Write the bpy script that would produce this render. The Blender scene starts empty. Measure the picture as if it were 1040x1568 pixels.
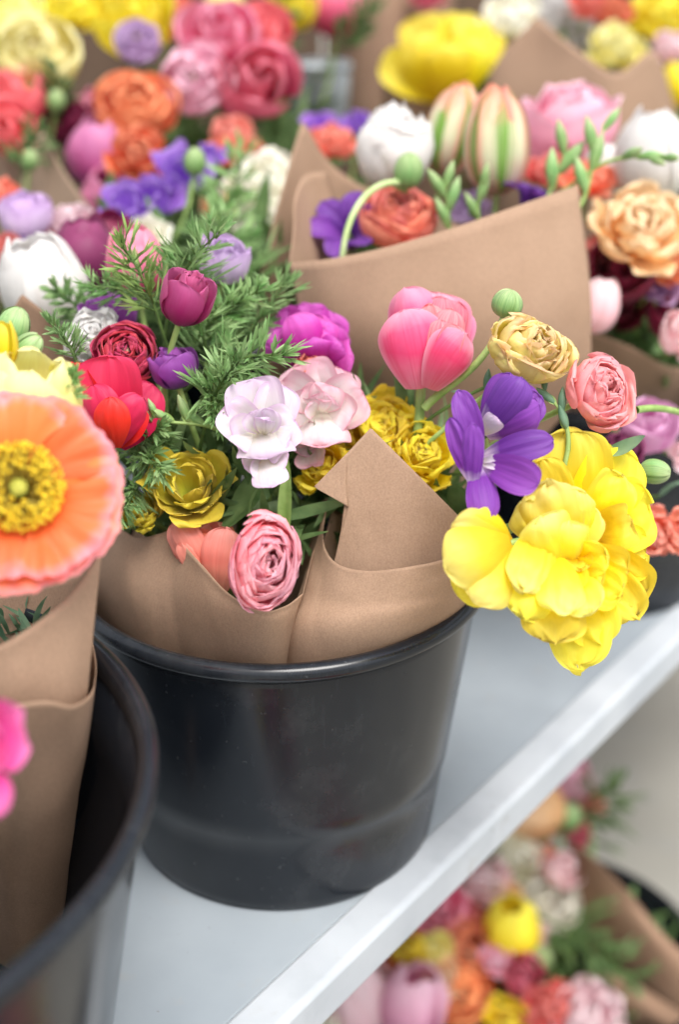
import bpy, math, random
import numpy as np
from mathutils import Vector, Matrix

# ------------------------------------------------------------------ camera, light, exposure
SC = bpy.context.scene
F = 2157.0; PIT = 0.454; CAM = np.array([.041, -.835, .652])
cP, sP = math.cos(PIT), math.sin(PIT)
RIGHT = np.array([1., 0, 0]); UP = np.array([0, sP, cP]); FWD = np.array([0, cP, -sP])
cam = bpy.data.cameras.new('camera'); camo = bpy.data.objects.new('camera', cam)
SC.collection.objects.link(camo); SC.camera = camo
camo.location = CAM; camo.rotation_euler = (math.pi/2 - PIT, 0, 0)
cam.sensor_fit = 'AUTO'; cam.sensor_width = 36; cam.lens = 36*F/1568
cam.clip_start = .02; cam.clip_end = 200
cam.dof.use_dof = True; cam.dof.focus_distance = .83; cam.dof.aperture_fstop = 2.7

W = bpy.data.worlds.new('World'); SC.world = W; W.use_nodes = True
wn = W.node_tree.nodes; wl = W.node_tree.links
bg = wn['Background']; sky = wn.new('ShaderNodeTexSky'); sky.sky_type = 'NISHITA'; sky.sun_disc = False
SUN_EL, SUN_AZ = 66, 150       # degrees; azimuth: direction the light comes from, clockwise from +Y
sky.sun_elevation = math.radians(SUN_EL); sky.sun_rotation = math.radians(SUN_AZ)
sky.air_density = 1.0; sky.dust_density = 4.0
hs = wn.new('ShaderNodeHueSaturation'); hs.inputs['Saturation'].default_value = .28
wl.new(sky.outputs[0], hs.inputs['Color']); wl.new(hs.outputs[0], bg.inputs[0])
bg.inputs[1].default_value = .15
sl = bpy.data.lights.new('sun', 'SUN'); sl.energy = 1.5; sl.angle = math.radians(28); sl.color = (1, .965, .92)
so = bpy.data.objects.new('sun', sl); SC.collection.objects.link(so)
_a, _e = math.radians(SUN_AZ), math.radians(SUN_EL)
sd = Vector((math.sin(_a)*math.cos(_e), math.cos(_a)*math.cos(_e), math.sin(_e)))
so.rotation_euler = (-sd).to_track_quat('-Z', 'Y').to_euler()
SC.view_settings.view_transform = 'Standard'; SC.view_settings.look = 'None'
SC.view_settings.exposure = .82; SC.view_settings.gamma = 1
try:
    SC.cycles.use_denoising = True
    SC.cycles.max_bounces = 8; SC.cycles.transmission_bounces = 6; SC.cycles.transparent_max_bounces = 8
except Exception: pass

# ------------------------------------------------------------------ helpers
rng = np.random.default_rng(11)
def at(px, py, d):
    X = (px-520)/F*d; Y = -(py-784)/F*d
    return CAM + np.array([X, d*cP+Y*sP, -d*sP+Y*cP])
def axis(r, u, t):
    v = r*RIGHT + u*UP - t*FWD
    return v/np.linalg.norm(v)
def srgb(h):
    if not isinstance(h, str): return h
    h = h.lstrip('#'); c = [int(h[i:i+2], 16)/255 for i in (0, 2, 4)]
    return tuple(x/12.92 if x <= .04045 else ((x+.055)/1.055)**2.4 for x in c)
def frame(ax, spin=0.0):
    z = np.array(ax, float); z /= np.linalg.norm(z)
    ref = np.array([0, 0, 1.]) if abs(z[2]) < .92 else np.array([0, 1., 0])
    x = np.cross(ref, z); x /= np.linalg.norm(x); y = np.cross(z, x)
    c, s = math.cos(spin), math.sin(spin)
    return np.stack([x*c+y*s, -x*s+y*c, z], 1)
class MB:
    def __init__(s): s.v = []; s.f = []; s.uv = []; s.n = 0
    def grid(s, P, U=None, closed=False):
        """P (a,b,3)"""
        a, b = P.shape[:2]
        if U is None:
            uu, vv = np.meshgrid(np.linspace(0, 1, a), np.linspace(0, 1, b), indexing='ij'); U = np.stack([vv, uu], -1)
        s.v.append(P.reshape(-1, 3)); s.uv.append(U.reshape(-1, 2))
        i, j = np.meshgrid(np.arange(a-1), np.arange(b-1 if not closed else b), indexing='ij')
        j2 = (j+1) % b
        q = np.stack([i*b+j, i*b+j2, (i+1)*b+j2, (i+1)*b+j], -1).reshape(-1, 4)+s.n
        s.f.append(q); s.n += a*b
        return s
    def mesh(s, name, mat):
        me = bpy.data.meshes.new(name)
        V = np.concatenate(s.v); UV = np.concatenate(s.uv); Q = np.concatenate(s.f)
        me.vertices.add(len(V)); me.vertices.foreach_set('co', V.ravel())
        me.loops.add(Q.size); me.loops.foreach_set('vertex_index', Q.ravel().astype(np.int32))
        me.polygons.add(len(Q)); me.polygons.foreach_set('loop_start', np.arange(0, Q.size, 4, dtype=np.int32))
        me.polygons.foreach_set('use_smooth', np.ones(len(Q), bool))
        l = me.uv_layers.new(name='UVMap'); l.data.foreach_set('uv', UV[Q.ravel()].ravel())
        me.update(calc_edges=True); me.validate()
        if mat: me.materials.append(mat)
        return me
    def obj(s, name, mat, parent=None):
        return link(name, s.mesh(name, mat), parent)
def link(name, me, parent=None):
    o = bpy.data.objects.new(name, me); SC.collection.objects.link(o)
    if parent is not None: o.parent = parent
    return o
def tag(o, label=None, cat=None, group=None, kind=None):
    if label: o['label'] = label
    if cat: o['category'] = cat
    if group: o['group'] = group
    if kind: o['kind'] = kind
    return o
def empty(name, M=None, loc=None):
    o = bpy.data.objects.new(name, None); SC.collection.objects.link(o); o.empty_display_size = .01
    if M is not None:
        m = Matrix.Identity(4)
        for i in range(3):
            for j in range(3): m[i][j] = M[i, j]
            m[i][3] = loc[i]
        o.matrix_world = m
    elif loc is not None: o.location = loc
    return o
def bez(C, t):
    C = np.array(C, float); P = [C[i][None]*np.ones((len(t), 1)) for i in range(len(C))]; t = t[:, None]
    while len(P) > 1: P = [P[i]*(1-t)+P[i+1]*t for i in range(len(P)-1)]
    return P[0]
def tube(mb, pts, rad, k=8):
    pts = np.array(pts, float); n = len(pts); rad = np.broadcast_to(np.array(rad, float), (n,))
    T = np.gradient(pts, axis=0); T /= np.linalg.norm(T, axis=1)[:, None]+1e-12
    ref = np.array([.31, .17, .94]); ref /= np.linalg.norm(ref)
    A = np.cross(T, ref); A /= np.linalg.norm(A, axis=1)[:, None]+1e-9; B = np.cross(T, A)
    a = np.linspace(0, 2*np.pi, k, endpoint=False)
    P = pts[:, None]+rad[:, None, None]*(A[:, None]*np.cos(a)[None, :, None]+B[:, None]*np.sin(a)[None, :, None])
    mb.grid(P, closed=True)
def sines(P, f, amp, seed, n=5):
    r = np.random.default_rng(seed); out = np.zeros(P.shape[:-1])
    for i in range(n):
        k = r.normal(size=3)*f*(1+.5*i); out += np.sin(P@k+r.uniform(0, 6.28))/(1+.5*i)
    return out*amp/1.8

# ------------------------------------------------------------------ materials
MATS = {}
def nodes(name):
    m = bpy.data.materials.new(name); m.use_nodes = True
    return m, m.node_tree.nodes, m.node_tree.links
def petal_mat(name, base, mid, tip, vein=None, trans=.38, veinamt=.35, rough=.5, edge=None, back=None, stripe=None):
    """colours run from the petal's claw to its rim (uv.y) ; veins run along it"""
    if name in MATS: return MATS[name]
    m, N, L = nodes(name); bs = N['Principled BSDF']; out = N['Material Output']
    uv = N.new('ShaderNodeUVMap'); sep = N.new('ShaderNodeSeparateXYZ'); L.new(uv.outputs[0], sep.inputs[0])
    oi = N.new('ShaderNodeObjectInfo')
    # broken-up gradient along the petal
    tc = N.new('ShaderNodeTexCoord')
    n0 = N.new('ShaderNodeTexNoise'); n0.inputs['Scale'].default_value = 60; n0.inputs['Detail'].default_value = 3
    L.new(tc.outputs['Object'], n0.inputs['Vector'])
    ad = N.new('ShaderNodeMath'); ad.operation = 'MULTIPLY_ADD'; L.new(n0.outputs[0], ad.inputs[0]); ad.inputs[1].default_value = .35
    L.new(sep.outputs[1], ad.inputs[2])
    sb = N.new('ShaderNodeMath'); sb.operation = 'SUBTRACT'; L.new(ad.outputs[0], sb.inputs[0]); sb.inputs[1].default_value = .175
    rp = N.new('ShaderNodeValToRGB'); L.new(sb.outputs[0], rp.inputs[0]); cr = rp.color_ramp
    cr.elements[0].position = .05; cr.elements[0].color = (*srgb(base), 1)
    cr.elements[1].position = .97; cr.elements[1].color = (*srgb(tip), 1)
    e = cr.elements.new(.22 if name == 'petal_purple' else .45); e.color = (*srgb(mid), 1)
    # veins
    mp = N.new('ShaderNodeMapping'); mp.inputs['Scale'].default_value = (26, 1.3, 1); L.new(uv.outputs[0], mp.inputs[0])
    va = N.new('ShaderNodeVectorMath'); va.operation = 'ADD'; L.new(mp.outputs[0], va.inputs[0])
    cb = N.new('ShaderNodeCombineXYZ'); ml = N.new('ShaderNodeMath'); ml.operation = 'MULTIPLY'; ml.inputs[1].default_value = 97
    L.new(oi.outputs['Random'], ml.inputs[0]); L.new(ml.outputs[0], cb.inputs[2]); L.new(cb.outputs[0], va.inputs[1])
    nv = N.new('ShaderNodeTexNoise'); nv.inputs['Scale'].default_value = 1; nv.inputs['Detail'].default_value = 4; nv.inputs['Distortion'].default_value = .4
    L.new(va.outputs[0], nv.inputs['Vector'])
    vr = N.new('ShaderNodeValToRGB'); vr.color_ramp.elements[0].position = .42; vr.color_ramp.elements[1].position = .68
    L.new(nv.outputs[0], vr.inputs[0])
    mx = N.new('ShaderNodeMixRGB'); mx.blend_type = 'MIX' if vein else 'MULTIPLY'
    vm = N.new('ShaderNodeMath'); vm.operation = 'MULTIPLY'; vm.inputs[1].default_value = veinamt; L.new(vr.outputs[0], vm.inputs[0])
    L.new(vm.outputs[0], mx.inputs[0]); L.new(rp.outputs[0], mx.inputs[1])
    c = srgb(vein) if vein else (.88, .80, .76)
    mx.inputs[2].default_value = (*c, 1)
    col = mx.outputs[0]
    if stripe:
        b1 = N.new('ShaderNodeMath'); b1.operation = 'SUBTRACT'; L.new(sep.outputs[0], b1.inputs[0]); b1.inputs[1].default_value = .5
        b2 = N.new('ShaderNodeMath'); b2.operation = 'ABSOLUTE'; L.new(b1.outputs[0], b2.inputs[0])
        b3 = N.new('ShaderNodeMath'); b3.operation = 'MULTIPLY_ADD'; L.new(nv.outputs[0], b3.inputs[0]); b3.inputs[1].default_value = .5; L.new(b2.outputs[0], b3.inputs[2])
        br = N.new('ShaderNodeMapRange'); br.inputs[1].default_value = .30; br.inputs[2].default_value = .46; br.inputs[3].default_value = 1; br.inputs[4].default_value = 0; L.new(b3.outputs[0], br.inputs[0])
        m4 = N.new('ShaderNodeMixRGB'); L.new(br.outputs[0], m4.inputs[0]); L.new(col, m4.inputs[1]); m4.inputs[2].default_value = (*srgb(stripe), 1); col = m4.outputs[0]
    if edge:   # differently coloured rim all round the petal: |x-.5| large or y near 1
        a1 = N.new('ShaderNodeMath'); a1.operation = 'SUBTRACT'; L.new(sep.outputs[0], a1.inputs[0]); a1.inputs[1].default_value = .5
        a2 = N.new('ShaderNodeMath'); a2.operation = 'ABSOLUTE'; L.new(a1.outputs[0], a2.inputs[0])
        a3 = N.new('ShaderNodeMath'); a3.operation = 'MULTIPLY'; L.new(a2.outputs[0], a3.inputs[0]); a3.inputs[1].default_value = 2
        a4 = N.new('ShaderNodeMath'); a4.operation = 'MAXIMUM'; L.new(a3.outputs[0], a4.inputs[0]); L.new(sb.outputs[0], a4.inputs[1])
        er = N.new('ShaderNodeMapRange'); er.inputs[1].default_value = .84 if name in ('petal_poppy', 'petal_peachyellow') else .68; er.inputs[2].default_value = 1.0; L.new(a4.outputs[0], er.inputs[0])
        m2 = N.new('ShaderNodeMixRGB'); L.new(er.outputs[0], m2.inputs[0]); L.new(col, m2.inputs[1]); m2.inputs[2].default_value = (*srgb(edge), 1)
        col = m2.outputs[0]
    if back:
        ge = N.new('ShaderNodeNewGeometry'); m3 = N.new('ShaderNodeMixRGB')
        L.new(ge.outputs['Backfacing'], m3.inputs[0]); L.new(col, m3.inputs[1]); m3.inputs[2].default_value = (*srgb(back), 1); col = m3.outputs[0]
    hv = N.new('ShaderNodeHueSaturation'); L.new(col, hv.inputs['Color'])
    r1 = N.new('ShaderNodeMapRange'); r1.inputs[3].default_value = .87; r1.inputs[4].default_value = 1.1; L.new(oi.outputs['Random'], r1.inputs[0]); L.new(r1.outputs[0], hv.inputs['Value'])
    r2 = N.new('ShaderNodeMapRange'); r2.inputs[3].default_value = .488; r2.inputs[4].default_value = .512; L.new(oi.outputs['Random'], r2.inputs[0]); L.new(r2.outputs[0], hv.inputs['Hue'])
    L.new(hv.outputs[0], bs.inputs['Base Color'])
    bs.inputs['Roughness'].default_value = rough; bs.inputs['Specular IOR Level'].default_value = .35
    bs.inputs['Sheen Weight'].default_value = .12
    bp = N.new('ShaderNodeBump'); bp.inputs['Strength'].default_value = .35; bp.inputs['Distance'].default_value = .0006
    L.new(nv.outputs[0], bp.inputs['Height']); L.new(bp.outputs[0], bs.inputs['Normal'])
    tr = N.new('ShaderNodeBsdfTranslucent'); L.new(hv.outputs[0], tr.inputs[0])
    ms = N.new('ShaderNodeMixShader'); ms.inputs[0].default_value = trans
    L.new(bs.outputs[0], ms.inputs[1]); L.new(tr.outputs[0], ms.inputs[2]); L.new(ms.outputs[0], out.inputs[0])
    MATS[name] = m; return m
def noise_mat(name, c1, c2, scale=30, rough=.6, trans=0, bump=.2, bdist=.001, detail=5, spec=.4, stretch=None, uvmap=False):
    if name in MATS: return MATS[name]
    m, N, L = nodes(name); bs = N['Principled BSDF']; out = N['Material Output']
    tc = N.new('ShaderNodeTexCoord'); src = tc.outputs['UV' if uvmap else 'Object']
    if stretch:
        mp = N.new('ShaderNodeMapping'); mp.inputs['Scale'].default_value = stretch; L.new(src, mp.inputs[0]); src = mp.outputs[0]
    nz = N.new('ShaderNodeTexNoise'); nz.inputs['Scale'].default_value = scale; nz.inputs['Detail'].default_value = detail; L.new(src, nz.inputs['Vector'])
    rp = N.new('ShaderNodeValToRGB'); rp.color_ramp.elements[0].position = .3; rp.color_ramp.elements[1].position = .72
    rp.color_ramp.elements[0].color = (*srgb(c1), 1); rp.color_ramp.elements[1].color = (*srgb(c2), 1); L.new(nz.outputs[0], rp.inputs[0])
    oi = N.new('ShaderNodeObjectInfo'); hv = N.new('ShaderNodeHueSaturation'); r1 = N.new('ShaderNodeMapRange')
    r1.inputs[3].default_value = .85; r1.inputs[4].default_value = 1.15; L.new(oi.outputs['Random'], r1.inputs[0]); L.new(r1.outputs[0], hv.inputs['Value'])
    L.new(rp.outputs[0], hv.inputs['Color']); L.new(hv.outputs[0], bs.inputs['Base Color'])
    bs.inputs['Roughness'].default_value = rough; bs.inputs['Specular IOR Level'].default_value = spec
    bp = N.new('ShaderNodeBump'); bp.inputs['Strength'].default_value = bump; bp.inputs['Distance'].default_value = bdist
    L.new(nz.outputs[0], bp.inputs['Height']); L.new(bp.outputs[0], bs.inputs['Normal'])
    if trans:
        tr = N.new('ShaderNodeBsdfTranslucent'); L.new(hv.outputs[0], tr.inputs[0]); ms = N.new('ShaderNodeMixShader'); ms.inputs[0].default_value = trans
        L.new(bs.outputs[0], ms.inputs[1]); L.new(tr.outputs[0], ms.inputs[2]); L.new(ms.outputs[0], out.inputs[0])
    MATS[name] = m; return m
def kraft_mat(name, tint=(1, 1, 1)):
    if name in MATS: return MATS[name]
    m, N, L = nodes(name); bs = N['Principled BSDF']; out = N['Material Output']
    tc = N.new('ShaderNodeTexCoord')
    def nz(s, d, st=None):
        n = N.new('ShaderNodeTexNoise'); n.inputs['Scale'].default_value = s; n.inputs['Detail'].default_value = d
        if st:
            mp = N.new('ShaderNodeMapping'); mp.inputs['Scale'].default_value = st; L.new(tc.outputs['Object'], mp.inputs[0]); L.new(mp.outputs[0], n.inputs['Vector'])
        else: L.new(tc.outputs['Object'], n.inputs['Vector'])
        return n
    big = nz(22, 4); fib = nz(700, 3, (1, 1, .45)); fine = nz(1000, 2)
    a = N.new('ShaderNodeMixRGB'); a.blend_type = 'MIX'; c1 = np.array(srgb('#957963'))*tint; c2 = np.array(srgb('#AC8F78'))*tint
    a.inputs[1].default_value = (*c1, 1); a.inputs[2].default_value = (*c2, 1); L.new(big.outputs[0], a.inputs[0])
    r = N.new('ShaderNodeMapRange'); r.inputs[1].default_value = .3; r.inputs[2].default_value = .7; r.inputs[3].default_value = .94; r.inputs[4].default_value = 1.05; L.new(fib.outputs[0], r.inputs[0])
    r2 = N.new('ShaderNodeMapRange'); r2.inputs[1].default_value = .35; r2.inputs[2].default_value = .65; r2.inputs[3].default_value = .90; r2.inputs[4].default_value = 1.06; L.new(fine.outputs[0], r2.inputs[0])
    mu = N.new('ShaderNodeMath'); mu.operation = 'MULTIPLY'; L.new(r.outputs[0], mu.inputs[0]); L.new(r2.outputs[0], mu.inputs[1])
    hv = N.new('ShaderNodeHueSaturation'); L.new(a.outputs[0], hv.inputs['Color']); L.new(mu.outputs[0], hv.inputs['Value'])
    L.new(hv.outputs[0], bs.inputs['Base Color']); bs.inputs['Roughness'].default_value = .78; bs.inputs['Specular IOR Level'].default_value = .25
    bp = N.new('ShaderNodeBump'); bp.inputs['Strength'].default_value = .35; bp.inputs['Distance'].default_value = .0004; L.new(fib.outputs[0], bp.inputs['Height'])
    b2 = N.new('ShaderNodeBump'); b2.inputs['Strength'].default_value = .15; b2.inputs['Distance'].default_value = .003; L.new(big.outputs[0], b2.inputs['Height']); L.new(bp.outputs[0], b2.inputs['Normal'])
    L.new(b2.outputs[0], bs.inputs['Normal'])
    MATS[name] = m; return m
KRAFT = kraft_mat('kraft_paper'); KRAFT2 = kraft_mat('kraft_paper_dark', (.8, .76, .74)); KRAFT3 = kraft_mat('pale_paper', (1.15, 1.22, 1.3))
def plastic(name):
    m, N, L = nodes(name); bs = N['Principled BSDF']; tc = N.new('ShaderNodeTexCoord')
    n1 = N.new('ShaderNodeTexNoise'); n1.inputs['Scale'].default_value = 14; n1.inputs['Detail'].default_value = 6; L.new(tc.outputs['Object'], n1.inputs['Vector'])
    mp = N.new('ShaderNodeMapping'); mp.inputs['Scale'].default_value = (60, 60, 6); L.new(tc.outputs['Object'], mp.inputs[0])
    n2 = N.new('ShaderNodeTexNoise'); n2.inputs['Scale'].default_value = 4; n2.inputs['Detail'].default_value = 8; L.new(mp.outputs[0], n2.inputs['Vector'])
    rr = N.new('ShaderNodeMapRange'); rr.inputs[1].default_value = .35; rr.inputs[2].default_value = .7; rr.inputs[3].default_value = .17; rr.inputs[4].default_value = .30
    L.new(n1.outputs[0], rr.inputs[0]); L.new(rr.outputs[0], bs.inputs['Roughness'])
    c = N.new('ShaderNodeMapRange'); c.inputs[1].default_value = .55; c.inputs[2].default_value = .8; L.new(n2.outputs[0], c.inputs[0])
    mx = N.new('ShaderNodeMixRGB'); mx.inputs[1].default_value = (.008, .0105, .015, 1); mx.inputs[2].default_value = (.015, .0185, .024, 1); L.new(c.outputs[0], mx.inputs[0])
    n3 = N.new('ShaderNodeTexNoise'); n3.inputs['Scale'].default_value = 9; n3.inputs['Detail'].default_value = 9; n3.inputs['Roughness'].default_value = .72; L.new(tc.outputs['Object'], n3.inputs['Vector'])
    d3 = N.new('ShaderNodeMapRange'); d3.inputs[1].default_value = .52; d3.inputs[2].default_value = .78; d3.inputs[4].default_value = .6; L.new(n3.outputs[0], d3.inputs[0])
    n4 = N.new('ShaderNodeTexNoise'); n4.inputs['Scale'].default_value = 260; n4.inputs['Detail'].default_value = 2; L.new(tc.outputs['Object'], n4.inputs['Vector'])
    d4 = N.new('ShaderNodeMapRange'); d4.inputs[1].default_value = .70; d4.inputs[2].default_value = .76; d4.inputs[4].default_value = .8; L.new(n4.outputs[0], d4.inputs[0])
    mxx = N.new('ShaderNodeMath'); mxx.operation = 'MAXIMUM'; L.new(d3.outputs[0], mxx.inputs[0]); L.new(d4.outputs[0], mxx.inputs[1])
    mz = N.new('ShaderNodeMixRGB'); L.new(mxx.outputs[0], mz.inputs[0]); L.new(mx.outputs[0], mz.inputs[1]); mz.inputs[2].default_value = (.055, .058, .062, 1)
    L.new(mz.outputs[0], bs.inputs['Base Color']); bs.inputs['Specular IOR Level'].default_value = .42
    bp = N.new('ShaderNodeBump'); bp.inputs['Strength'].default_value = .08; bp.inputs['Distance'].default_value = .0015; L.new(n1.outputs[0], bp.inputs['Height']); L.new(bp.outputs[0], bs.inputs['Normal'])
    return m
PLASTIC = plastic('black_plastic')
STEM = noise_mat('stem_green', '#7F9F50', '#AFC97C', 80, .5, .1)
STEMD = noise_mat('stem_dark', '#3E5A2C', '#6C8746', 80, .5, .1)
LEAF = noise_mat('leaf_green', '#4C6B3C', '#7F9A62', 60, .5, .3)
FERN = noise_mat('fern_green', '#6E9E58', '#BAD698', 50, .55, .35)
LEAFB = noise_mat('leaf_bluegreen', '#557F62', '#8FB090', 60, .5, .3)
BUD = petal_mat('bud_green', '#A9C27C', '#8DB56C', '#C2D39A', vein='#5F8F55', veinamt=.6, trans=.2)
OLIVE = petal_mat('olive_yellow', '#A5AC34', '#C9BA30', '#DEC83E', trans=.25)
COL = dict(
 pinkfront=('#F8CFC8', '#FB8C9A', '#FDB4C2', None), coralpink=('#FAD0BC', '#FB9496', '#FDB6BA', None),
 peachyellow=('#F5E25A', '#F9EC86', '#FBEBA6', None), crimson=('#8C0F2C', '#A80F32', '#C9204A', None),
 tulippink=('#EE8CA8', '#EC4C84', '#F27AA6', '#E2336C'), pinkinner=('#F2D0D0', '#DE4460', '#F08A98', '#F6D8D8'),
 red=('#C0102E', '#E11C3C', '#F2405E', None), magenta=('#B42C84', '#D238B4', '#DE6ACB', None),
 deepmag=('#8C1850', '#BC2A70', '#D4689C', None), purple=('#E0CCE6', '#7A34A4', '#9050B8', '#5C2288'),
 violetbud=('#A05AB8', '#943AA2', '#B060BC', None), white=('#E4E8D6', '#EEECE8', '#F2F0EE', None),
 whitelav=('#E4E0BE', '#E6E1E0', '#E2D2E0', '#D6BEDC'), pinkwhite=('#E8E4D0', '#EAE0DF', '#EBCAD4', '#E6B8C4'),
 lavender=('#F0E6EC', '#E6D4EC', '#D2B4DE', '#C7A2D4'), yellow=('#EFCC10', '#F5DF20', '#F9EA58', '#EFC810'),
 yellowpale=('#F4DA20', '#F8E83C', '#FAF088', None), yellowdeep=('#EEC400', '#FADF1C', '#FCEA4C', '#F0C600'),
 orange=('#F79A50', '#F98450', '#FBA878', None), peach=('#F8BC80', '#FACE98', '#FBE0BA', None),
 coral=('#F06A58', '#F7806C', '#FA9E8A', None), hotpink=('#E04C84', '#F0709C', '#F8A8C0', None),
 pink=('#F2B0CA', '#F6B0CC', '#FBD2E2', None), pinkpale=('#F6D8D8', '#F7D2DA', '#FAE4E8', None),
 mauve=('#D08CC0', '#DE9ED0', '#EAB8DE', None), burgundy=('#4E0C22', '#7A1434', '#94284C', None),
 plum=('#5A1C48', '#7E2A5C', '#A04878', None), orchid=('#C060A8', '#D86CA8', '#EA9CC6', None),
 rosered=('#D43A5C', '#EC6078', '#F68C98', None), cream=('#F0EAC8', '#F6F2DE', '#FAF8EC', None),
 salmon=('#F6B090', '#F9957E', '#F9AC9C', '#F08470'), violet=('#9A60D0', '#A86ADA', '#BE92E6', None),
 parrot=('#F0A8B0', '#F2EFD0', '#F4DCC0', '#C8DC98'), poppy=('#FA9A38', '#F7702F', '#F98A5C', '#F25C24'),
 lemon=('#F5E654', '#F9EF84', '#FBF6B6', None), yellowmid=('#F4D000', '#FADC12', '#FCEA4C', None), fuchsia=('#D23A94', '#E04CA6', '#EE7CC0', None), lilac=('#C49AD8', '#D2A4DC', '#E2C0EA', None))
def PM(c):
    a = COL[c]
    kw = {}
    if c == 'poppy': kw = dict(edge='#F9A0AC', veinamt=.35, trans=.42)
    elif c == 'peachyellow': kw = dict(edge='#F9D8A8', trans=.45)
    elif c == 'tulippink': kw = dict(edge='#F7A8C2', veinamt=.4)
    elif c == 'parrot': kw = dict(edge='#F0A088', veinamt=.3, stripe='#86B84E')
    elif c == 'crimson': kw = dict(edge='#D6506E')
    elif c == 'pinkfront': kw = dict(edge='#FCC0CC', trans=.45, veinamt=.2)
    elif c in ('pinkwhite',): kw = dict(edge='#EEB6C6', veinamt=.3)
    elif c in ('whitelav',): kw = dict(edge='#EBD0EC', veinamt=.2)
    elif c == 'yellow': kw = dict(veinamt=.15, trans=.42)
    elif c == 'yellowmid': kw = dict(veinamt=.1, trans=.5)
    elif c == 'yellowpale': kw = dict(veinamt=.2, trans=.42)
    elif c == 'purple': kw = dict(veinamt=.45)
    return petal_mat('petal_'+c, a[0], a[1], a[2], a[3], **kw)

# ------------------------------------------------------------------ petals
def petal(mb, ctrl, w, Rc, phi, S, r, nu=12, nv=9, um=.55, b0=.25, pw=2.4, ruffle=.0, rf=7, crinkle=.02, lean=0., sq=0., fringe=0., shift=(0, 0)):
    """one petal: ctrl = (r,z) Bezier of its mid line, w = half width, Rc = curl radius (all times S)"""
    u = 1-(1-np.linspace(0, 1, nu))**1.5; v = np.linspace(-1, 1, nv)
    seed = int(r.integers(1 << 30)); q = np.random.default_rng(seed)
    c = bez(ctrl, u); T = np.gradient(c, axis=0); T /= np.linalg.norm(T, axis=1)[:, None]+1e-9
    Nn = np.stack([T[:, 1], -T[:, 0]], 1)
    wu = np.where(u < um, b0+(1-b0)*np.sin(np.pi/2*np.minimum(1, u/um)), (np.clip(1-(np.clip((u-um)/(1-um), 0, 1))**pw, 0, 1))**.5)*w
    wu = wu*(1+sq*np.sin(u*5+q.uniform(0, 6)))
    a = v[None]*wu[:, None]/Rc
    R_ = np.abs(Rc)
    lat = R_*np.sin(np.clip(v[None]*wu[:, None]/R_, -2.6, 2.6))
    dep = R_*(1-np.cos(np.clip(v[None]*wu[:, None]/R_, -2.6, 2.6)))*np.sign(Rc)
    ph = q.uniform(0, 6.28); ph2 = q.uniform(0, 6.28)
    uu, vv = np.meshgrid(u, v, indexing='ij')
    dsp = ruffle*uu**2.2*(np.sin(rf*vv+ph)*(.35+.65*np.abs(vv))+.6*np.sin(rf*1.9*vv+3*uu+ph2)*.5)
    P0 = np.stack([uu*3, vv*2.2, np.zeros_like(uu)+q.uniform(0, 9)], -1)
    dsp = dsp+sines(P0, 1.7, crinkle, seed)*uu**.5+sines(P0, 5., crinkle*.35, seed+1)*uu
    ext = fringe*uu**3*(np.sin(vv*9+ph)+.6*np.sin(vv*21+ph2)+.5*np.sin(vv*37+ph))
    rr = c[:, None, 0]-Nn[:, None, 0]*dep+Nn[:, None, 0]*dsp+T[:, None, 0]*ext
    zz = c[:, None, 1]-Nn[:, None, 1]*dep+Nn[:, None, 1]*dsp+T[:, None, 1]*ext
    lat = lat+lean*uu**2
    cp, sp_ = math.cos(phi), math.sin(phi)
    X = rr*cp-lat*sp_; Y = rr*sp_+lat*cp
    mb.grid(np.stack([X+shift[0]*uu, Y+shift[1]*uu, zz], -1)*S, np.stack([vv*.5+.5, uu], -1))
def ball(mb, c, R, sz=1., n=10, squash=(1, 1, 1)):
    th = np.linspace(.02, np.pi-.02, n); ph = np.linspace(0, 2*np.pi, n+4, endpoint=False)
    P = np.stack([np.sin(th)[:, None]*np.cos(ph)[None]*squash[0], np.sin(th)[:, None]*np.sin(ph)[None]*squash[1], np.cos(th)[:, None]*np.ones_like(ph)[None]*squash[2]], -1)*R
    mb.grid(P+np.array(c), closed=True)

# every recipe returns lists of petal argument dicts in unit size (S = bloom diameter), head height centre
GA = 2.39996
def k_ranunculus(r, lod, loose=0., n=None, off=(0, 0)):
    n = n or (46, 26, 14)[lod]; L = []
    for i in range(n):
        f = (i+.5)/n; ri = .5*(.05+.90*f**.74); H = .60
        zt = H*(1.0-.36*f**2.2)-H*.20*math.exp(-f*7); ri *= r.uniform(.92-.1*loose, 1.08+.06*loose)
        flare = .68+.38*max(0, f-.45)/.55+r.uniform(-.07, .09)*(1+loose)
        c = [(.02, 0), (ri*.95, .02), (ri*1.22, zt*.45), (ri*1.0, zt*.95), (ri*flare, zt+r.uniform(-.03, .03)*(1+loose))]
        L.append(dict(ctrl=c, w=ri*r.uniform(.70, 1.25), Rc=ri*r.uniform(.95, 1.15)+.012, phi=i*GA+r.uniform(-.5, .5), um=.7, b0=.35, pw=2.8, ruffle=.024+.035*loose, rf=5, crinkle=.022+.025*loose, lean=r.uniform(-.05, .05)*(1+loose), shift=((1-f)*off[0], (1-f)*off[1])))
    return L, .36
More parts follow.
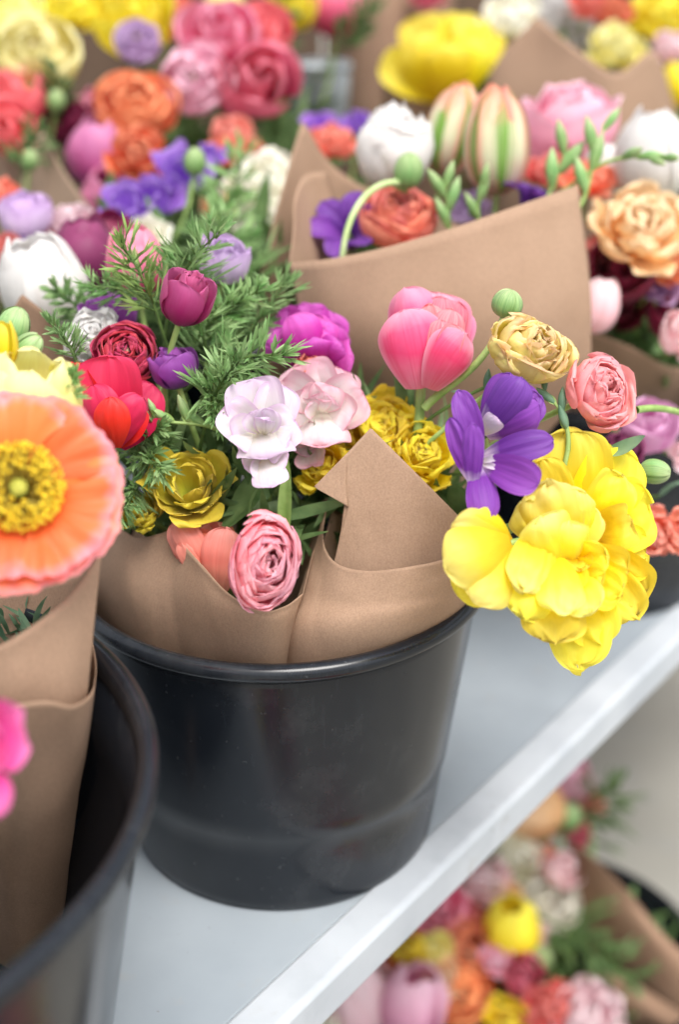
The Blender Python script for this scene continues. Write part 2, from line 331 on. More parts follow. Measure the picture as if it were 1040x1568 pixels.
def k_tulip(r, lod, op=.0, n=6, tall=1.0, ruf=.012):
    L = []; H = 1.05*tall; lay = max(1, n//3)
    for i in range(n):
        k = i//3; inner = (lay-1-k)*.06+(.03 if i % 2 else 0)
        o = op*(1-.25*k)+r.uniform(-.02, .02); s = 1-.05*k
        c = [(.03, 0), (.42-inner, .0), (.60-inner+.15*o, .45*H), (.40-inner+.75*o, .85*H*s), (.16-inner*.5+1.3*o, 1.0*H*s+r.uniform(-.04, .04))]
        L.append(dict(ctrl=c, w=.40-inner*.7, Rc=.46-inner*.6+op*.2, phi=i*2.0944+k*1.05+r.uniform(-.15, .15), um=.5, b0=.3, pw=2.0, ruffle=ruf, crinkle=.018))
    return L[::-1], .5*H
def k_double(r, lod):
    n = (34, 24, 14)[lod]; L = []
    for i in range(n):
        f = (i+.5)/n; th = .12+1.15*f**1.15; Lr = (.30+.26*f)*r.uniform(.88, 1.1)
        e = (math.sin(th)*Lr, .08+math.cos(th)*Lr)
        c = [(.02, 0), (e[0]*.6+.08*f, e[1]*.2), (e[0]*1.2+.03, e[1]*.8), (e[0]*(.85+.15*f)+r.uniform(-.05, .02), e[1]+.02)]
        L.append(dict(ctrl=c, w=.17+.09*f+r.uniform(-.02, .03), Rc=.15+.17*f, phi=i*GA+r.uniform(-.4, .4), um=.70, b0=.35, pw=3.4, ruffle=.035, rf=4.5, crinkle=.04, lean=r.uniform(-.06, .06)))
    return L, .26
def k_cup(r, lod, n=14, big=1.15):
    """open cup of broad rounded petals (double freesia, anemone)"""
    L = []; 
    for i in range(n):
        f = (i+.5)/n; o = .16+.34*f
        c = [(.02, 0), (.10+.16*f, .06), (o*1.0, .22+.06*f), (o*1.15, .42-.06*f), (o*(.85+.35*f), .52-.22*f+r.uniform(-.03, .03))]
        L.append(dict(ctrl=c, w=(.12+.19*f)*big, Rc=.16+.32*f, phi=i*GA+r.uniform(-.25, .25), um=.66, b0=.25, pw=2.6, ruffle=.02, crinkle=.025, lean=r.uniform(-.04, .04)))
    return L, .28
def k_freesia(r, lod, n=6):
    L = []
    for i in range(n):
        inn = i % 2
        c = [(.03, -.30), (.07, -.05), (.10, .14), (.28, .24), (.50-.03*inn, .20+.05*inn+r.uniform(-.05, .05))]
        L.append(dict(ctrl=c, w=.175+.01*inn, Rc=.30, phi=i*math.pi/3+r.uniform(-.1, .1), um=.68, b0=.16, pw=2.3, ruffle=.014, crinkle=.016, lean=r.uniform(-.03, .03)))
    return L, .1
def k_bowl(r, lod, n=22, op=1.0):
    """large blown-open double tulip"""
    L = []
    for i in range(n):
        f = (i+.5)/n; th = .10+1.25*f**1.1*op; Lr = (.34+.26*f)*r.uniform(.88, 1.1)
        ex, ez = math.sin(th)*Lr, math.cos(th)*Lr
        c = [(.02, 0), (.10+.10*f, .01), (ex*.9+.04, ez*.55+.03), (ex*1.15, ez+.0), (ex*1.02-.03, ez+.10*(1-.5*f))]
        L.append(dict(ctrl=c, w=.15+.10*f+r.uniform(-.02, .03), Rc=.20+.22*f, phi=i*GA+r.uniform(-.2, .2), um=.62, b0=.28, pw=2.8, ruffle=.026, rf=6, crinkle=.03, lean=r.uniform(-.06, .06), fringe=.007))
    return L, .2
def k_bigopen(r, lod):
    """very large double tulip: broad smooth petals in loose layers"""
    L = []
    for (n, th, Ln, w, Rc, tip, off) in ((6, 1.45, .60, .27, .55, .10, 0), (6, 1.10, .58, .26, .42, .12, .5), (5, .78, .54, .24, .32, .06, .2), (5, .45, .47, .21, .24, -.02, .8), (6, .22, .36, .14, .16, -.06, .3)):
        for i in range(n):
            t = th+r.uniform(-.12, .12); l = Ln*r.uniform(.9, 1.08); ex, ez = math.sin(t)*l, math.cos(t)*l
            c = [(.02, 0), (.16*math.sin(t)+.05, -.01), (ex*.75+.06, ez*.45), (ex*1.12, ez*.9), (ex+tip*.3, ez+.06+tip*.2)]
            L.append(dict(ctrl=c, w=w*r.uniform(.9, 1.12), Rc=Rc, phi=(i+off)*6.2832/n+r.uniform(-.2, .2), um=.60, b0=.3, pw=3.0, ruffle=.022, rf=4.5, crinkle=.026, lean=r.uniform(-.05, .05), fringe=.004))
    return L, .2
def k_peonytulip(r, lod):
    """closed goblet of broad outer petals round a crumpled heart"""
    L = []
    for i in range(5):
        h = (1.08, .92, 1.05, .86, 1.0)[i]+r.uniform(-.02, .02); c = [(.03, 0), (.46, -.02), (.62, .42*h), (.53, .84*h), (.31, 1.02*h)]
        L.append(dict(ctrl=c, w=.46, Rc=.47, phi=i*2.42+.4, um=.52, b0=.35, pw=2.3, ruffle=.008, crinkle=.012))
    for i in range(16):
        f = i/16; ri = .36-.30*f; zt = .93-.10*f+r.uniform(-.05, .04)
        c = [(.03, .05), (ri*1.1, .1), (ri*1.2, .5), (ri+.02, zt*.9), (ri*.75+r.uniform(-.04, .02), zt)]
        L.append(dict(ctrl=c, w=.20, Rc=.18+ri*.5, phi=i*GA, um=.6, b0=.4, pw=2.2, ruffle=.03, crinkle=.035, lean=r.uniform(-.05, .05)))
    return L[::-1], .5
def k_poppy(r, lod):
    return [], .06
def k_rose(r, lod):
    """half-open garden tulip/anemone bud seen with overlapping spiral petals"""
    n = (11, 9, 8)[lod]; L = []
    for i in range(n):
        f = (i+.5)/n; ri = .5*(.16+.80*f); zt = .80-.16*f
        c = [(.02, 0), (ri*1.0, .0), (ri*1.30, zt*.5), (ri*1.0, zt*.9), (ri*(.62+.50*f*f), zt+r.uniform(-.04, .04))]
        L.append(dict(ctrl=c, w=ri*1.15+.06, Rc=ri*1.02+.02, phi=i*GA+r.uniform(-.3, .3), um=.62, b0=.35, pw=2.6, ruffle=.028, rf=4, crinkle=.03, lean=r.uniform(-.06, .06)))
    return L, .40
def k_bud(r, lod):
    L = []
    for i in range(7):
        c = [(.03, 0), (.42, .0), (.60, .45), (.42, .92), (.05+.02*(i % 3), 1.0)]
        L.append(dict(ctrl=[(a*.95-.03*(i % 2), b) for a, b in c], w=.34, Rc=.46, phi=i*.9+r.uniform(-.1, .1), um=.5, b0=.3, pw=1.7, ruffle=.02, crinkle=.01))
    return L, .5
KINDS = dict(ranunculus=k_ranunculus, tulip=k_tulip, double=k_double, cup=k_cup, freesia=k_freesia, bigopen=k_bigopen, peonytulip=k_peonytulip, bowl=k_bowl, poppy=k_poppy, rose=k_rose, bud=k_bud)

def stem_path(p0, ax, anchor, bend=.3):
    p0 = np.array(p0); anchor = np.array(anchor, float); L = np.linalg.norm(p0-anchor)
    lift = np.array([0, .02, min(.21, .25+.3*(L-.3))]) if abs(anchor[2]-.05) < .02 or anchor[2] < -.5 else (p0-anchor)*.3
    return bez([p0, p0-np.array(ax)*L*bend, anchor+lift, anchor], np.linspace(0, 1, 18))
def add_stem(parent, p0, ax, anchor, rad=.0022, mat=None, bend=.3):
    M = np.array(parent.matrix_world)
    P = stem_path(p0, ax, anchor, bend); P = (P-M[:3, 3])@M[:3, :3]   # into the parent's frame (pure rotation)
    mb = MB(); tube(mb, P, np.linspace(rad*.85, rad*1.15, len(P)), 8)
    return mb.obj('stem', mat or STEM, parent)
FSEED = [100]
def flower(kind, col, px, py, d, dia, ax, label, cat, anchor, group=None, name=None, lod=0, spin=None, stretch=(1, 1, 1), mat=None, extra=None, stem=True, stemmat=None, names='petal', opts=None, srad=.0022, bend=.3):
    FSEED[0] += 1; r = np.random.default_rng(FSEED[0]*7+3)
    a = axis(*ax); M = frame(a, r.uniform(0, 6.28) if spin is None else spin)
    pets, zc = KINDS[kind](r, lod, **(opts or {}))
    q_ = MB(); rr_ = np.random.default_rng(FSEED[0])
    for p in pets: petal(q_, S=1, r=rr_, nu=7, nv=5, **p)
    S = dia/F*d
    if pets: V_ = np.concatenate(q_.v); R_ = np.hypot(V_[:, 0], V_[:, 1]); S *= .5/np.percentile(R_, 98.5)
    c = at(px, py, d); base = c-a*zc*S
    root = empty(name or {'double': 'ruffled_flower', 'cup': 'open_flower', 'bowl': 'peony_tulip', 'bigopen': 'peony_tulip', 'peonytulip': 'tulip', 'rose': 'garden_tulip', 'bud': 'flower_bud'}.get(kind, kind), M, base)
    bpy.context.view_layer.update()
    tag(root, label, cat, group)
    m = mat or PM(col); st = np.array(stretch)
    nu, nv = ((16, 13), (11, 9), (8, 7))[lod]
    if kind in ('poppy', 'bigopen') and lod == 0: nu, nv = 24, 27
    big = MB()
    for i, p in enumerate(pets):
        mb = MB() if lod == 0 else big
        mm = m
        if callable(extra): mm = extra(i, len(pets)) or m
        p = dict(p); petal(mb, S=S, r=r, nu=nu, nv=nv, **p)
        mb.v[-1] = mb.v[-1]*st
        if lod == 0: mb.obj(names, mm, root)
    if lod: big.obj('petals', m, root)
    if stem: add_stem(root, base, a, anchor, srad, stemmat, bend)
    if kind == 'ranunculus' and lod < 2:
        mb = MB(); ball(mb, (0, 0, .40*S), .07*S); mb.obj('flower_centre', noise_mat('ranunculus_eye', '#7A6A4A', '#B99C8A', 200, .7), root)
    return root, S, M, base

def hero(name, label, cat, petals, col, anchor, group, ax=(0, 1, .2), stem_from=None, srad=.0024, seed=1, mat=None, crinkle=.02, ruffle=.012, bend=.35, ragged=1.):
    """a bloom whose petals are laid one by one: (claw(px,py,d), tip(px,py,d), width px, bulge px toward the viewer, cup, roll, material, um, pw)"""
    r = np.random.default_rng(seed); m0 = mat or PM(col)
    O = at(*petals[0][0]) if stem_from is None else at(*stem_from)
    root = empty(name, loc=O); bpy.context.view_layer.update(); tag(root, label, cat, group)
    nu, nv = 22, 21
    for i, p in enumerate(petals):
        A, B, w, bul, cup = p[:5]; roll = p[5] if len(p) > 5 else 0; mm = p[6] if len(p) > 6 and p[6] else m0
        um = p[7] if len(p) > 7 else .58; pw = p[8] if len(p) > 8 else 2.6
        a, b = at(*A), at(*B); dm = (A[2]+B[2])/2; px = dm/F; tw = -FWD
        c1 = a*.67+b*.33+tw*bul*px; c2 = a*.25+b*.75+tw*bul*px*.9
        u = 1-(1-np.linspace(0, 1, nu))**1.5; C = bez([a, c1, c2, b], u)
        T = np.gradient(C, axis=0); T /= np.linalg.norm(T, axis=1)[:, None]
        sv = np.cross(T, tw[None]); sv /= np.linalg.norm(sv, axis=1)[:, None]; nn = np.cross(sv, T)
        c_, s_ = math.cos(roll), math.sin(roll); sv, nn = sv*c_+nn*s_, nn*c_-sv*s_
        W2 = w*px/2; v = np.linspace(-1, 1, nv)
        wu = np.where(u < um, .3+.7*np.sin(np.pi/2*np.minimum(1, u/um)), np.clip(1-np.clip((u-um)/(1-um), 0, 1)**pw, 0, 1)**.5)*W2
        al = np.clip(v[None]*wu[:, None]/W2*abs(cup), -2.4, 2.4)+1e-9; R = W2/max(abs(cup), 1e-3)
        R = R*(abs(cup)/max(math.sin(min(abs(cup), 1.5)), .2))*1.0
        lat = R*np.sin(al); dep = R*(1-np.cos(al))*np.sign(cup)
        uu, vv = np.meshgrid(u, v, indexing='ij'); sd_ = int(r.integers(1 << 30)); ph = r.uniform(0, 6.28)
        L = np.linalg.norm(b-a)
        d = L*(ruffle*uu**2*np.sin(4.5*vv+ph)*(.3+np.abs(vv))+sines(np.stack([uu*2.5, vv*2, uu*0], -1), 1.8, crinkle, sd_)*uu**.5+sines(np.stack([uu*2.5, vv*3, uu*0], -1), 5, crinkle*.3, sd_+1)*uu+.0045*ragged*np.sin(vv*15+ph+2*np.sin(3*uu))*(1-uu*.4)*uu**.5)
        e = L*.012*ragged*uu**4*(np.sin(vv*7+ph)+.5*np.sin(vv*17+ph)+.4*np.sin(vv*31+2*ph)*(ragged-.9))
        P = C[:, None]+sv[:, None]*lat[..., None]+nn[:, None]*(dep+d)[..., None]+T[:, None]*e[..., None]
        mb = MB(); mb.grid(P-O, np.stack([vv*.5+.5, uu], -1)); mb.obj('petal', mm, root)
    a_ = axis(*ax); add_stem(root, O, a_, anchor, srad, None, bend)
    return root
# ------------------------------------------------------------------ foliage
def blade(mb, p, d, nrm, L, w, curve, k=6):
    """thin pointed leaf blade"""
    d = d/np.linalg.norm(d); s = np.cross(d, nrm); s /= np.linalg.norm(s)+1e-9; n2 = np.cross(s, d)
    t = np.linspace(0, 1, k); c = p+d*(t*L)[:, None]+n2*(curve*L*t**2)[:, None]
    ww = w*np.sin(np.pi*np.clip(t*.93+.07, 0, 1))**.75*(1-.15*t); ww[-1] = w*.05
    P = np.stack([c-s*ww[:, None]+n2*ww[:, None]*.3, c, c+s*ww[:, None]+n2*ww[:, None]*.3], 1)
    mb.grid(P)
def feathery(px, py, d, L, ax, anchor, label, group, seed, mat=None, n=9, wid=1., dense=1.):
    """a spray of anemone foliage: rachis with tufts of narrow lobes"""
    r = np.random.default_rng(seed); a = axis(*ax); c = at(px, py, d); S = L/F*d
    M = frame(a, r.uniform(0, 6)); base = c-a*S*.5; root = empty('feathery_foliage', M, base); bpy.context.view_layer.update()
    tag(root, label, 'foliage', group)
    mb = MB(); mr = MB(); bendv = np.array([r.uniform(-.3, .3), r.uniform(-.3, .3), 0])
    t = np.linspace(0, 1, 12); path = np.stack([bendv[0]*t**2*S, bendv[1]*t**2*S, t*S], 1); tube(mr, path, np.linspace(.0013, .0006, 12), 6)
    for i in range(n):
        f = (i+1)/n; p = np.array([bendv[0]*f**2*S, bendv[1]*f**2*S, f*S*.96]); az = i*GA
        for k in range(max(2, int(3*dense))):
            az2 = az+k*2.0944+r.uniform(-.4, .4); up = r.uniform(.35, 1.3)*(1 if f < .9 else 2.5)
            dr = np.array([math.cos(az2), math.sin(az2), up]); dr /= np.linalg.norm(dr)
            bl = S*(.42-.18*f)*r.uniform(.7, 1.25)
            q = np.linspace(0, 1, 6)[:, None]; tube(mr, p+dr*bl*.7*q, np.linspace(.0007, .0004, 6), 5)
            for h in range(r.integers(4, 7)):
                g = .2+.7*h/5; pp = p+dr*bl*g; side = np.cross(dr, r.normal(size=3)); side /= np.linalg.norm(side)
                dd = dr*1.5+side*r.uniform(.3, .8)
                blade(mb, pp, dd, r.normal(size=3), bl*r.uniform(.6, 1.1), r.uniform(.0005, .0009)*wid, r.uniform(-.2, .2))
            blade(mb, p+dr*bl*.6, dr, r.normal(size=3), bl*.9, .0009*wid, r.uniform(-.2, .2))
    mb.obj('leaf', mat or FERN, root); mr.obj('stalk', STEMD, root)
    add_stem(root, base, a, anchor, .0014, STEMD)
def leaf_mesh(mb, P0, P1, P2, P3, w, seed=0, fold=.25, k=16):
    """broad strap leaf along a Bezier"""
    t = np.linspace(0, 1, k); c = bez([P0, P1, P2, P3], t); T = np.gradient(c, axis=0); T /= np.linalg.norm(T, axis=1)[:, None]
    ref = np.cross(np.array(P3)-P0, np.array(P1)-P0+np.array([.001, .002, .0])); ref /= np.linalg.norm(ref)+1e-9
    s = ref[None]*np.ones((k, 1)); n = np.cross(T, s); ww = w*np.sin(np.pi*np.clip(t*.9+.1, 0, 1))**.7; ww[-1] = w*.02
    v = np.linspace(-1, 1, 7)
    P = c[:, None]+s[:, None]*(ww[:, None]*v[None])[..., None]+n[:, None]*(ww[:, None]*np.abs(v)[None]*fold)[..., None]
    P = P+n[:, None]*(sines(P, 60, w*.12, seed))[..., None]
    mb.grid(P)
def leaf(px, py, d, px2, py2, d2, wpx, label, group=None, mat=None, bend=(0, .02, .01), anchor=None, seed=0):
    A = at(px, py, d); B = at(px2, py2, d2); root = empty('leaf_stem', loc=A); bpy.context.view_layer.update(); tag(root, label, 'leaf', group)
    b = np.array(bend); mb = MB(); leaf_mesh(mb, A*0, (B-A)*.33+b, (B-A)*.7+b, B-A, wpx/F*d, seed); mb.obj('leaf', mat or LEAF, root)
    if anchor is not None: add_stem(root, A, (B-A)/np.linalg.norm(B-A), anchor, .0013, STEMD)
def greenery(c, R, n, seed, label, cat='greenery', mat=None, L=.04, w=.007, flat=1.0):
    """uncountable small leaves tucked among the stems"""
    r = np.random.default_rng(seed); mb = MB(); c = np.array(c)
    for i in range(n):
        p = r.normal(size=3); p /= np.linalg.norm(p); p *= r.uniform(.25, 1)**.5; p = p*np.array(R); dd = r.normal(size=3)+np.array([0, -.1, .9])
        blade(mb, p, dd, r.normal(size=3), L*r.uniform(.5, 1.4), w*r.uniform(.5, 1.3), r.uniform(-.3, .3), 6)
    o = mb.obj('greenery', mat or LEAF); o.location = c; tag(o, label, cat, None, 'stuff'); return o
def bud_spray(pts, d, sizes, label, anchor, group=None, mat=None, name='freesia_bud_spray', r0=.0016, sm=None):
    """arched stem carrying pointed green buds; pts = picture positions along the stem, sizes = bud lengths"""
    P = [at(x, y, dd) for (x, y), dd in zip(pts, d)]
    root = empty(name, loc=P[0]); bpy.context.view_layer.update(); tag(root, label, 'flower buds', group)
    O = P[0]; q = np.array(P)-O; t = np.linspace(0, 1, 22); C = bez(q, t); mb = MB(); tube(mb, C, np.linspace(r0, r0*.5, 22), 8); mb.obj('stalk', sm or STEM, root)
    T = np.gradient(C, axis=0); r = np.random.default_rng(len(label))
    for i, (f, s, off) in enumerate(sizes):
        j = int(f*21); c = C[j]; tt = T[j]/np.linalg.norm(T[j]); up = axis(0, 1, .2); dr = tt*.75+up*off*.7+RIGHT*(.45 if i % 2 else -.4)+r.normal(size=3)*.1; dr /= np.linalg.norm(dr)
        mb = MB(); th = np.linspace(0, 1, 12); rad = s*.165*np.sin(np.pi*np.clip(th*.95+.05, 0, 1))**.8; rad[-1] = s*.02
        tube(mb, c+dr*(th*s)[:, None], rad, 10); mb.obj('bud', mat or BUD, root)
        mb = MB(); 
        for k in range(2): blade(mb, c-dr*s*.05, dr+r.normal(size=3)*.15, r.normal(size=3), s*.55, s*.13, .1)
        mb.obj('bract', STEM, root)
    if anchor is not None: add_stem(root, P[0], (P[1]-P[0])/np.linalg.norm(P[1]-P[0]), anchor, r0*1.1, sm or STEM)
    return root

# ------------------------------------------------------------------ paper
def catmull(P, m, sharp=()):
    """resample control rows (n,k,3) along axis 0 to m rows; centripetal-like, sharp rows keep corners"""
    P = np.array(P, float); n = len(P); t = np.linspace(0, n-1, m); out = []
    for x in t:
        i = min(int(x), n-2); f = x-i
        p1, p2 = P[i], P[i+1]
        p0 = P[i-1] if i > 0 and i not in sharp else 2*p1-p2 if True else p1
        p3 = P[i+2] if i+2 < n and (i+1) not in sharp else 2*p2-p1
        out.append(.5*((2*p1)+(-p0+p2)*f+(2*p0-5*p1+4*p2-p3)*f*f+(-p0+3*p1-3*p2+p3)*f**3))
    return np.array(out)
def sheet(cols, nu=28, nv=60, sharp=(), crumple=.0012, seed=1, thick=.0005, hsharp=(), freq=26, folds=True):
    """cols: list over width of lists over height of (px,py,depth) control points -> paper surface"""
    A = np.array([[at(*p) for p in c] for c in cols])            # (W,H,3)
    A = catmull(A, nv, sharp)                                    # along width
    A = np.transpose(catmull(np.transpose(A, (1, 0, 2)), nu, hsharp), (1, 0, 2))
    du = np.gradient(A, axis=0); dv = np.gradient(A, axis=1); N = np.cross(du, dv); N /= np.linalg.norm(N, axis=-1)[..., None]+1e-12
    r = np.random.default_rng(seed); d = sines(A, freq, crumple*.42, seed)+sines(A, freq*4, crumple*.06, seed+5)
    for k in range(7 if folds else 0):     # a few sharp creases
        n = r.normal(size=3); n /= np.linalg.norm(n); o = A.reshape(-1, 3)[r.integers(A.shape[0]*A.shape[1])]
        s = (A-o)@n; d = d+np.maximum(0, .0045-np.abs(s))*.05*r.choice([-1, 1])
    return A+N*d[..., None]
def paper_obj(name, P, mat, parent=None, thick=.0004):
    mb = MB(); mb.grid(P); o = mb.obj(name, mat, parent)
    s = o.modifiers.new('t', 'SOLIDIFY'); s.thickness = thick; s.offset = 0
    return o
def cone_wrap(cx, cy, z0, r0, z1, r1, mat, label, group=None, dx=0, dy=0, edge=None, seed=1, cat='paper wrap', name='paper_wrap'):
    """paper rolled into a cone; edge(a)->height offset gives the folded corners of its mouth"""
    r = np.random.default_rng(seed); a = np.linspace(-.25, 2*np.pi+.15, 110); h = np.linspace(0, 1, 26)
    ed = np.array([edge(x) if edge else .03*abs(math.sin(2*x+seed)) for x in a])
    H = h[:, None]; zt = z1+ed[None]; rad = r0+(r1-r0)*H**.9
    rad = rad*(1+.04*np.sin(3*a+seed)[None]*H)+.004*(a[None]/6.3)
    P = np.stack([cx+dx*H+rad*np.cos(a)[None], cy+dy*H+rad*np.sin(a)[None], z0+(zt-z0)*H+0*a[None]], -1)
    d = sines(P, 22, .0035, seed); P[..., 0] += d*np.cos(a)[None]; P[..., 1] += d*np.sin(a)[None]
    O = np.array([cx, cy, z0]); o = paper_obj(name, P-O, mat); o.location = O
    return tag(o, label, cat, group)

# ------------------------------------------------------------------ the setting
def lathe(prof, k=96):
    a = np.linspace(0, 2*np.pi, k, endpoint=False); p = np.array(prof)
    return np.stack([p[:, 0, None]*np.cos(a)[None], p[:, 0, None]*np.sin(a)[None], p[:, 1, None]*np.ones_like(a)[None]], -1)
def bucket(x, y, z, rt, rb, h, label, group='black plastic flower buckets'):
    root = empty('bucket', loc=(x, y, z)); tag(root, label, 'bucket', group)
    hr = h-.012; L = lambda f: rb+(rt-.006-rb)*f
    prof = [(0, .003), (rb-.006, .003), (rb-.002, .0), (rb+.0005, .004)]
    prof += [(L(f)+(.0012 if f > .33 else 0), h*f*.955) for f in (.05, .15, .25, .325, .335, .4, .55, .7, .85, .955, 1.0)]
    inner = [(L(f)-.0025, h*f*.955) for f in (1.0, .8, .5, .2, .05)]+[(rb-.01, .008), (0, .007)]
    mb = MB(); mb.grid(lathe(prof+inner), closed=True); mb.obj('body', PLASTIC, root)
    R = []; w = .0065                              # rolled rim with a skirt below
    for a in np.linspace(-2.2, 2.6, 16): R.append((rt-.004+w*math.sin(-a+1.57)*.9, h-.006+w*math.cos(a-1.57)*.0+w*math.sin(a)))
    R = [(rt-.0095, h*.95), (rt-.009, h-.006), (rt-.0065, h-.001), (rt-.003, h), (rt+.001, h-.0015), (rt+.0028, h-.0045), (rt+.002, h-.0085), (rt-.0005, h-.0105), (rt-.003, h-.0125), (rt-.006, h-.0155)]
    mb = MB(); mb.grid(lathe(R), closed=True); mb.obj('rim', PLASTIC, root)
    return root
Z_FLOOR = -.72
def build_setting():
    CON = noise_mat('concrete', '#8C8A82', '#A5A299', 3.2, .85, 0, .25, .004, 10)
    me = MB(); g = np.linspace(-1, 1, 3)*60; X, Y = np.meshgrid(g, g, indexing='ij'); me.grid(np.stack([X, Y, X*0+Z_FLOOR], -1)[:, ::-1].copy())
    tag(me.obj('ground', CON), 'pale grey concrete floor', None, None, 'structure')
    # table: painted white boards, its front edge runs obliquely
    t = np.array([.6, .8]); n = np.array([.8, -.6])
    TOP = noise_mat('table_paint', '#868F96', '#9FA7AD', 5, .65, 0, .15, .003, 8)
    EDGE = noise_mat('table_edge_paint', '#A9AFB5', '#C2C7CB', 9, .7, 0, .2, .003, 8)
    root = empty('display_table', loc=(0, 0, 0)); tag(root, 'white painted display table with a raised oblique edge under the flower buckets', 'table')
    def prism(prof, s0, s1, name, mat, k=2):
        P = []
        for s in np.linspace(s0, s1, k):
            P.append([(t[0]*s+n[0]*a, t[1]*s+n[1]*a, z) for a, z in prof])
        mb = MB(); P = np.array(P); mb.grid(P, closed=True)
        o = mb.obj(name, mat, root); o.data.polygons.foreach_set('use_smooth', [False]*len(o.data.polygons)); 
        b = o.modifiers.new('b', 'BEVEL'); b.width = .002; b.segments = 3; b.limit_method = 'ANGLE'
        return o
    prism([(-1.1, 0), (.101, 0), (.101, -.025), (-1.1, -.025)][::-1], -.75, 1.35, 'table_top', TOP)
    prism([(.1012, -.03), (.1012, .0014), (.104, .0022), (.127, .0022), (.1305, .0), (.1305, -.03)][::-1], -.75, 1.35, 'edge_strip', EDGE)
    for s, a in ((-.7, .06), (-.7, -1.0), (1.3, .06), (1.3, -1.0)):
        mb = MB(); tube(mb, [(t[0]*s+n[0]*a, t[1]*s+n[1]*a, z) for z in np.linspace(Z_FLOOR, -.028, 4)], .016, 16); mb.obj('leg', EDGE, root)
build_setting()
def stain(matname):
    m = MATS[matname]; N, L = m.node_tree.nodes, m.node_tree.links; bs = N['Principled BSDF']
    src = bs.inputs['Base Color'].links[0].from_socket; tc = N.new('ShaderNodeTexCoord')
    def q(sc, lo, hi, det, col, amt, src):
        n = N.new('ShaderNodeTexNoise'); n.inputs['Scale'].default_value = sc; n.inputs['Detail'].default_value = det; n.inputs['Roughness'].default_value = .65; L.new(tc.outputs['Object'], n.inputs['Vector'])
        r = N.new('ShaderNodeMapRange'); r.inputs[1].default_value = lo; r.inputs[2].default_value = hi; r.inputs[4].default_value = amt; L.new(n.outputs[0], r.inputs[0])
        x = N.new('ShaderNodeMixRGB'); L.new(r.outputs[0], x.inputs[0]); L.new(src, x.inputs[1]); x.inputs[2].default_value = (*srgb(col), 1); return x.outputs[0]
    src = q(11, .52, .75, 8, '#848C92', .35, src); src = q(120, .70, .76, 3, '#77706A', .7, src); src = q(34, .60, .8, 8, '#9E9A92', .5, src)
    L.new(src, bs.inputs['Base Color'])
for k_ in ('table_paint', 'table_edge_paint', 'concrete'): stain(k_)
bucket(0, 0, 0, .14, .108, .212, 'black plastic bucket in the centre holding two paper wrapped bouquets')
bucket(-.262, -.286, 0, .213, .168, .240, 'largest black bucket, at the lower left, with the orange poppy above it')
bucket(.29, .385, 0, .14, .108, .212, 'black bucket behind the big open yellow tulip at the right')
bucket(-.015, .34, 0, .14, .108, .212, 'black bucket under the tall brown paper cone, behind the central bucket')
bucket(-.32, .22, 0, .14, .108, .212, 'black bucket behind the left side, under the white tulip and small brown paper corner')
bucket(-.42, .68, 0, .14, .108, .22, 'back row black bucket furthest left, under the pale yellow ranunculus')
bucket(-.10, .68, 0, .14, .108, .22, 'back row black bucket under the rose red tulips')
bucket(.24, .78, 0, .14, .108, .22, 'back row black bucket under the yellow tulip and broad paper wraps')
bucket(.56, .70, 0, .14, .108, .22, 'back row black bucket furthest right')
bucket(.275, .35, Z_FLOOR, .165, .13, .26, 'black bucket on the floor below the table edge', None)
bucket(.07, .12, Z_FLOOR, .17, .13, .26, 'black bucket on the floor mostly hidden under the table edge', None)
# weathered board wall behind the table
def board_wall():
    WD = noise_mat('weathered_wood', '#4A3A30', '#75604F', 6, .8, 0, .6, .004, 8, .2, (1, 1, .12))
    root = empty('board_wall', loc=(0, 1.35, 0)); tag(root, 'dark weathered wooden board wall behind the back row of flowers', 'wall')
    r = np.random.default_rng(3); x = -1.6
    while x < 1.7:
        w = r.uniform(.13, .17); dy = r.uniform(-.004, .004)
        P = np.array([[(x+a, dy+b, z) for a, b in ((0, 0), (w-.005, 0), (w-.005, .02), (0, .02))] for z in (Z_FLOOR, -.2, .3, .80)])
        mb = MB(); mb.grid(P, closed=True); o = mb.obj('board', WD, root); o.data.polygons.foreach_set('use_smooth', [False]*len(o.data.polygons)); x += w
board_wall()

# ------------------------------------------------------------------ paper wraps
def wrap(label, parts, group=None, mat=KRAFT):
    """parts: (name, cols, kwargs)"""
    root = None
    for nm, cols, kw in parts:
        P = sheet(cols, **kw)
        if root is None:
            O = P.reshape(-1, 3).mean(0); root = empty('paper_wrap', loc=O); tag(root, label, 'paper wrap', group)
        paper_obj(nm, P-O, kw.get('mat', mat) if False else mat, root)
    return root
G_W = None
wrap('paper wrap at the left of the central bucket, its edge dipping under the coral tulip', [
 ('front_panel', [
  [(118, 905, .965), (150, 960, .955), (240, 1180, .97)],
  [(148, 838, .93), (165, 940, .925), (250, 1180, .96)],
  [(180, 812, .90), (195, 940, .895), (265, 1180, .95)],
  [(212, 824, .885), (225, 950, .88), (290, 1180, .94)],
  [(262, 812, .862), (272, 955, .865), (320, 1180, .93)],
  [(303, 858, .838), (315, 965, .848), (350, 1190, .92)],
  [(350, 908, .826), (362, 982, .838), (380, 1200, .92)],
  [(398, 934, .824), (405, 988, .838), (400, 1200, .92)],
  [(436, 928, .835), (432, 980, .845), (415, 1200, .92)],
  [(464, 908, .85), (448, 975, .858), (430, 1200, .93)]], dict(seed=4, sharp=(4,), nv=90, crumple=.0016)),
 ('back_panel', [
  [(464, 908, .852), (448, 975, .86), (430, 1200, .932)],
  [(478, 850, .88), (455, 930, .88), (432, 1150, .935)],
  [(505, 762, .915), (470, 880, .91), (435, 1120, .94)],
  [(455, 775, .96), (440, 880, .95), (430, 1120, .96)],
  [(330, 770, 1.01), (330, 880, .99), (390, 1100, .98)],
  [(180, 760, 1.03), (210, 880, 1.01), (330, 1100, .99)]], dict(seed=6, sharp=(1, 2), nv=60))])
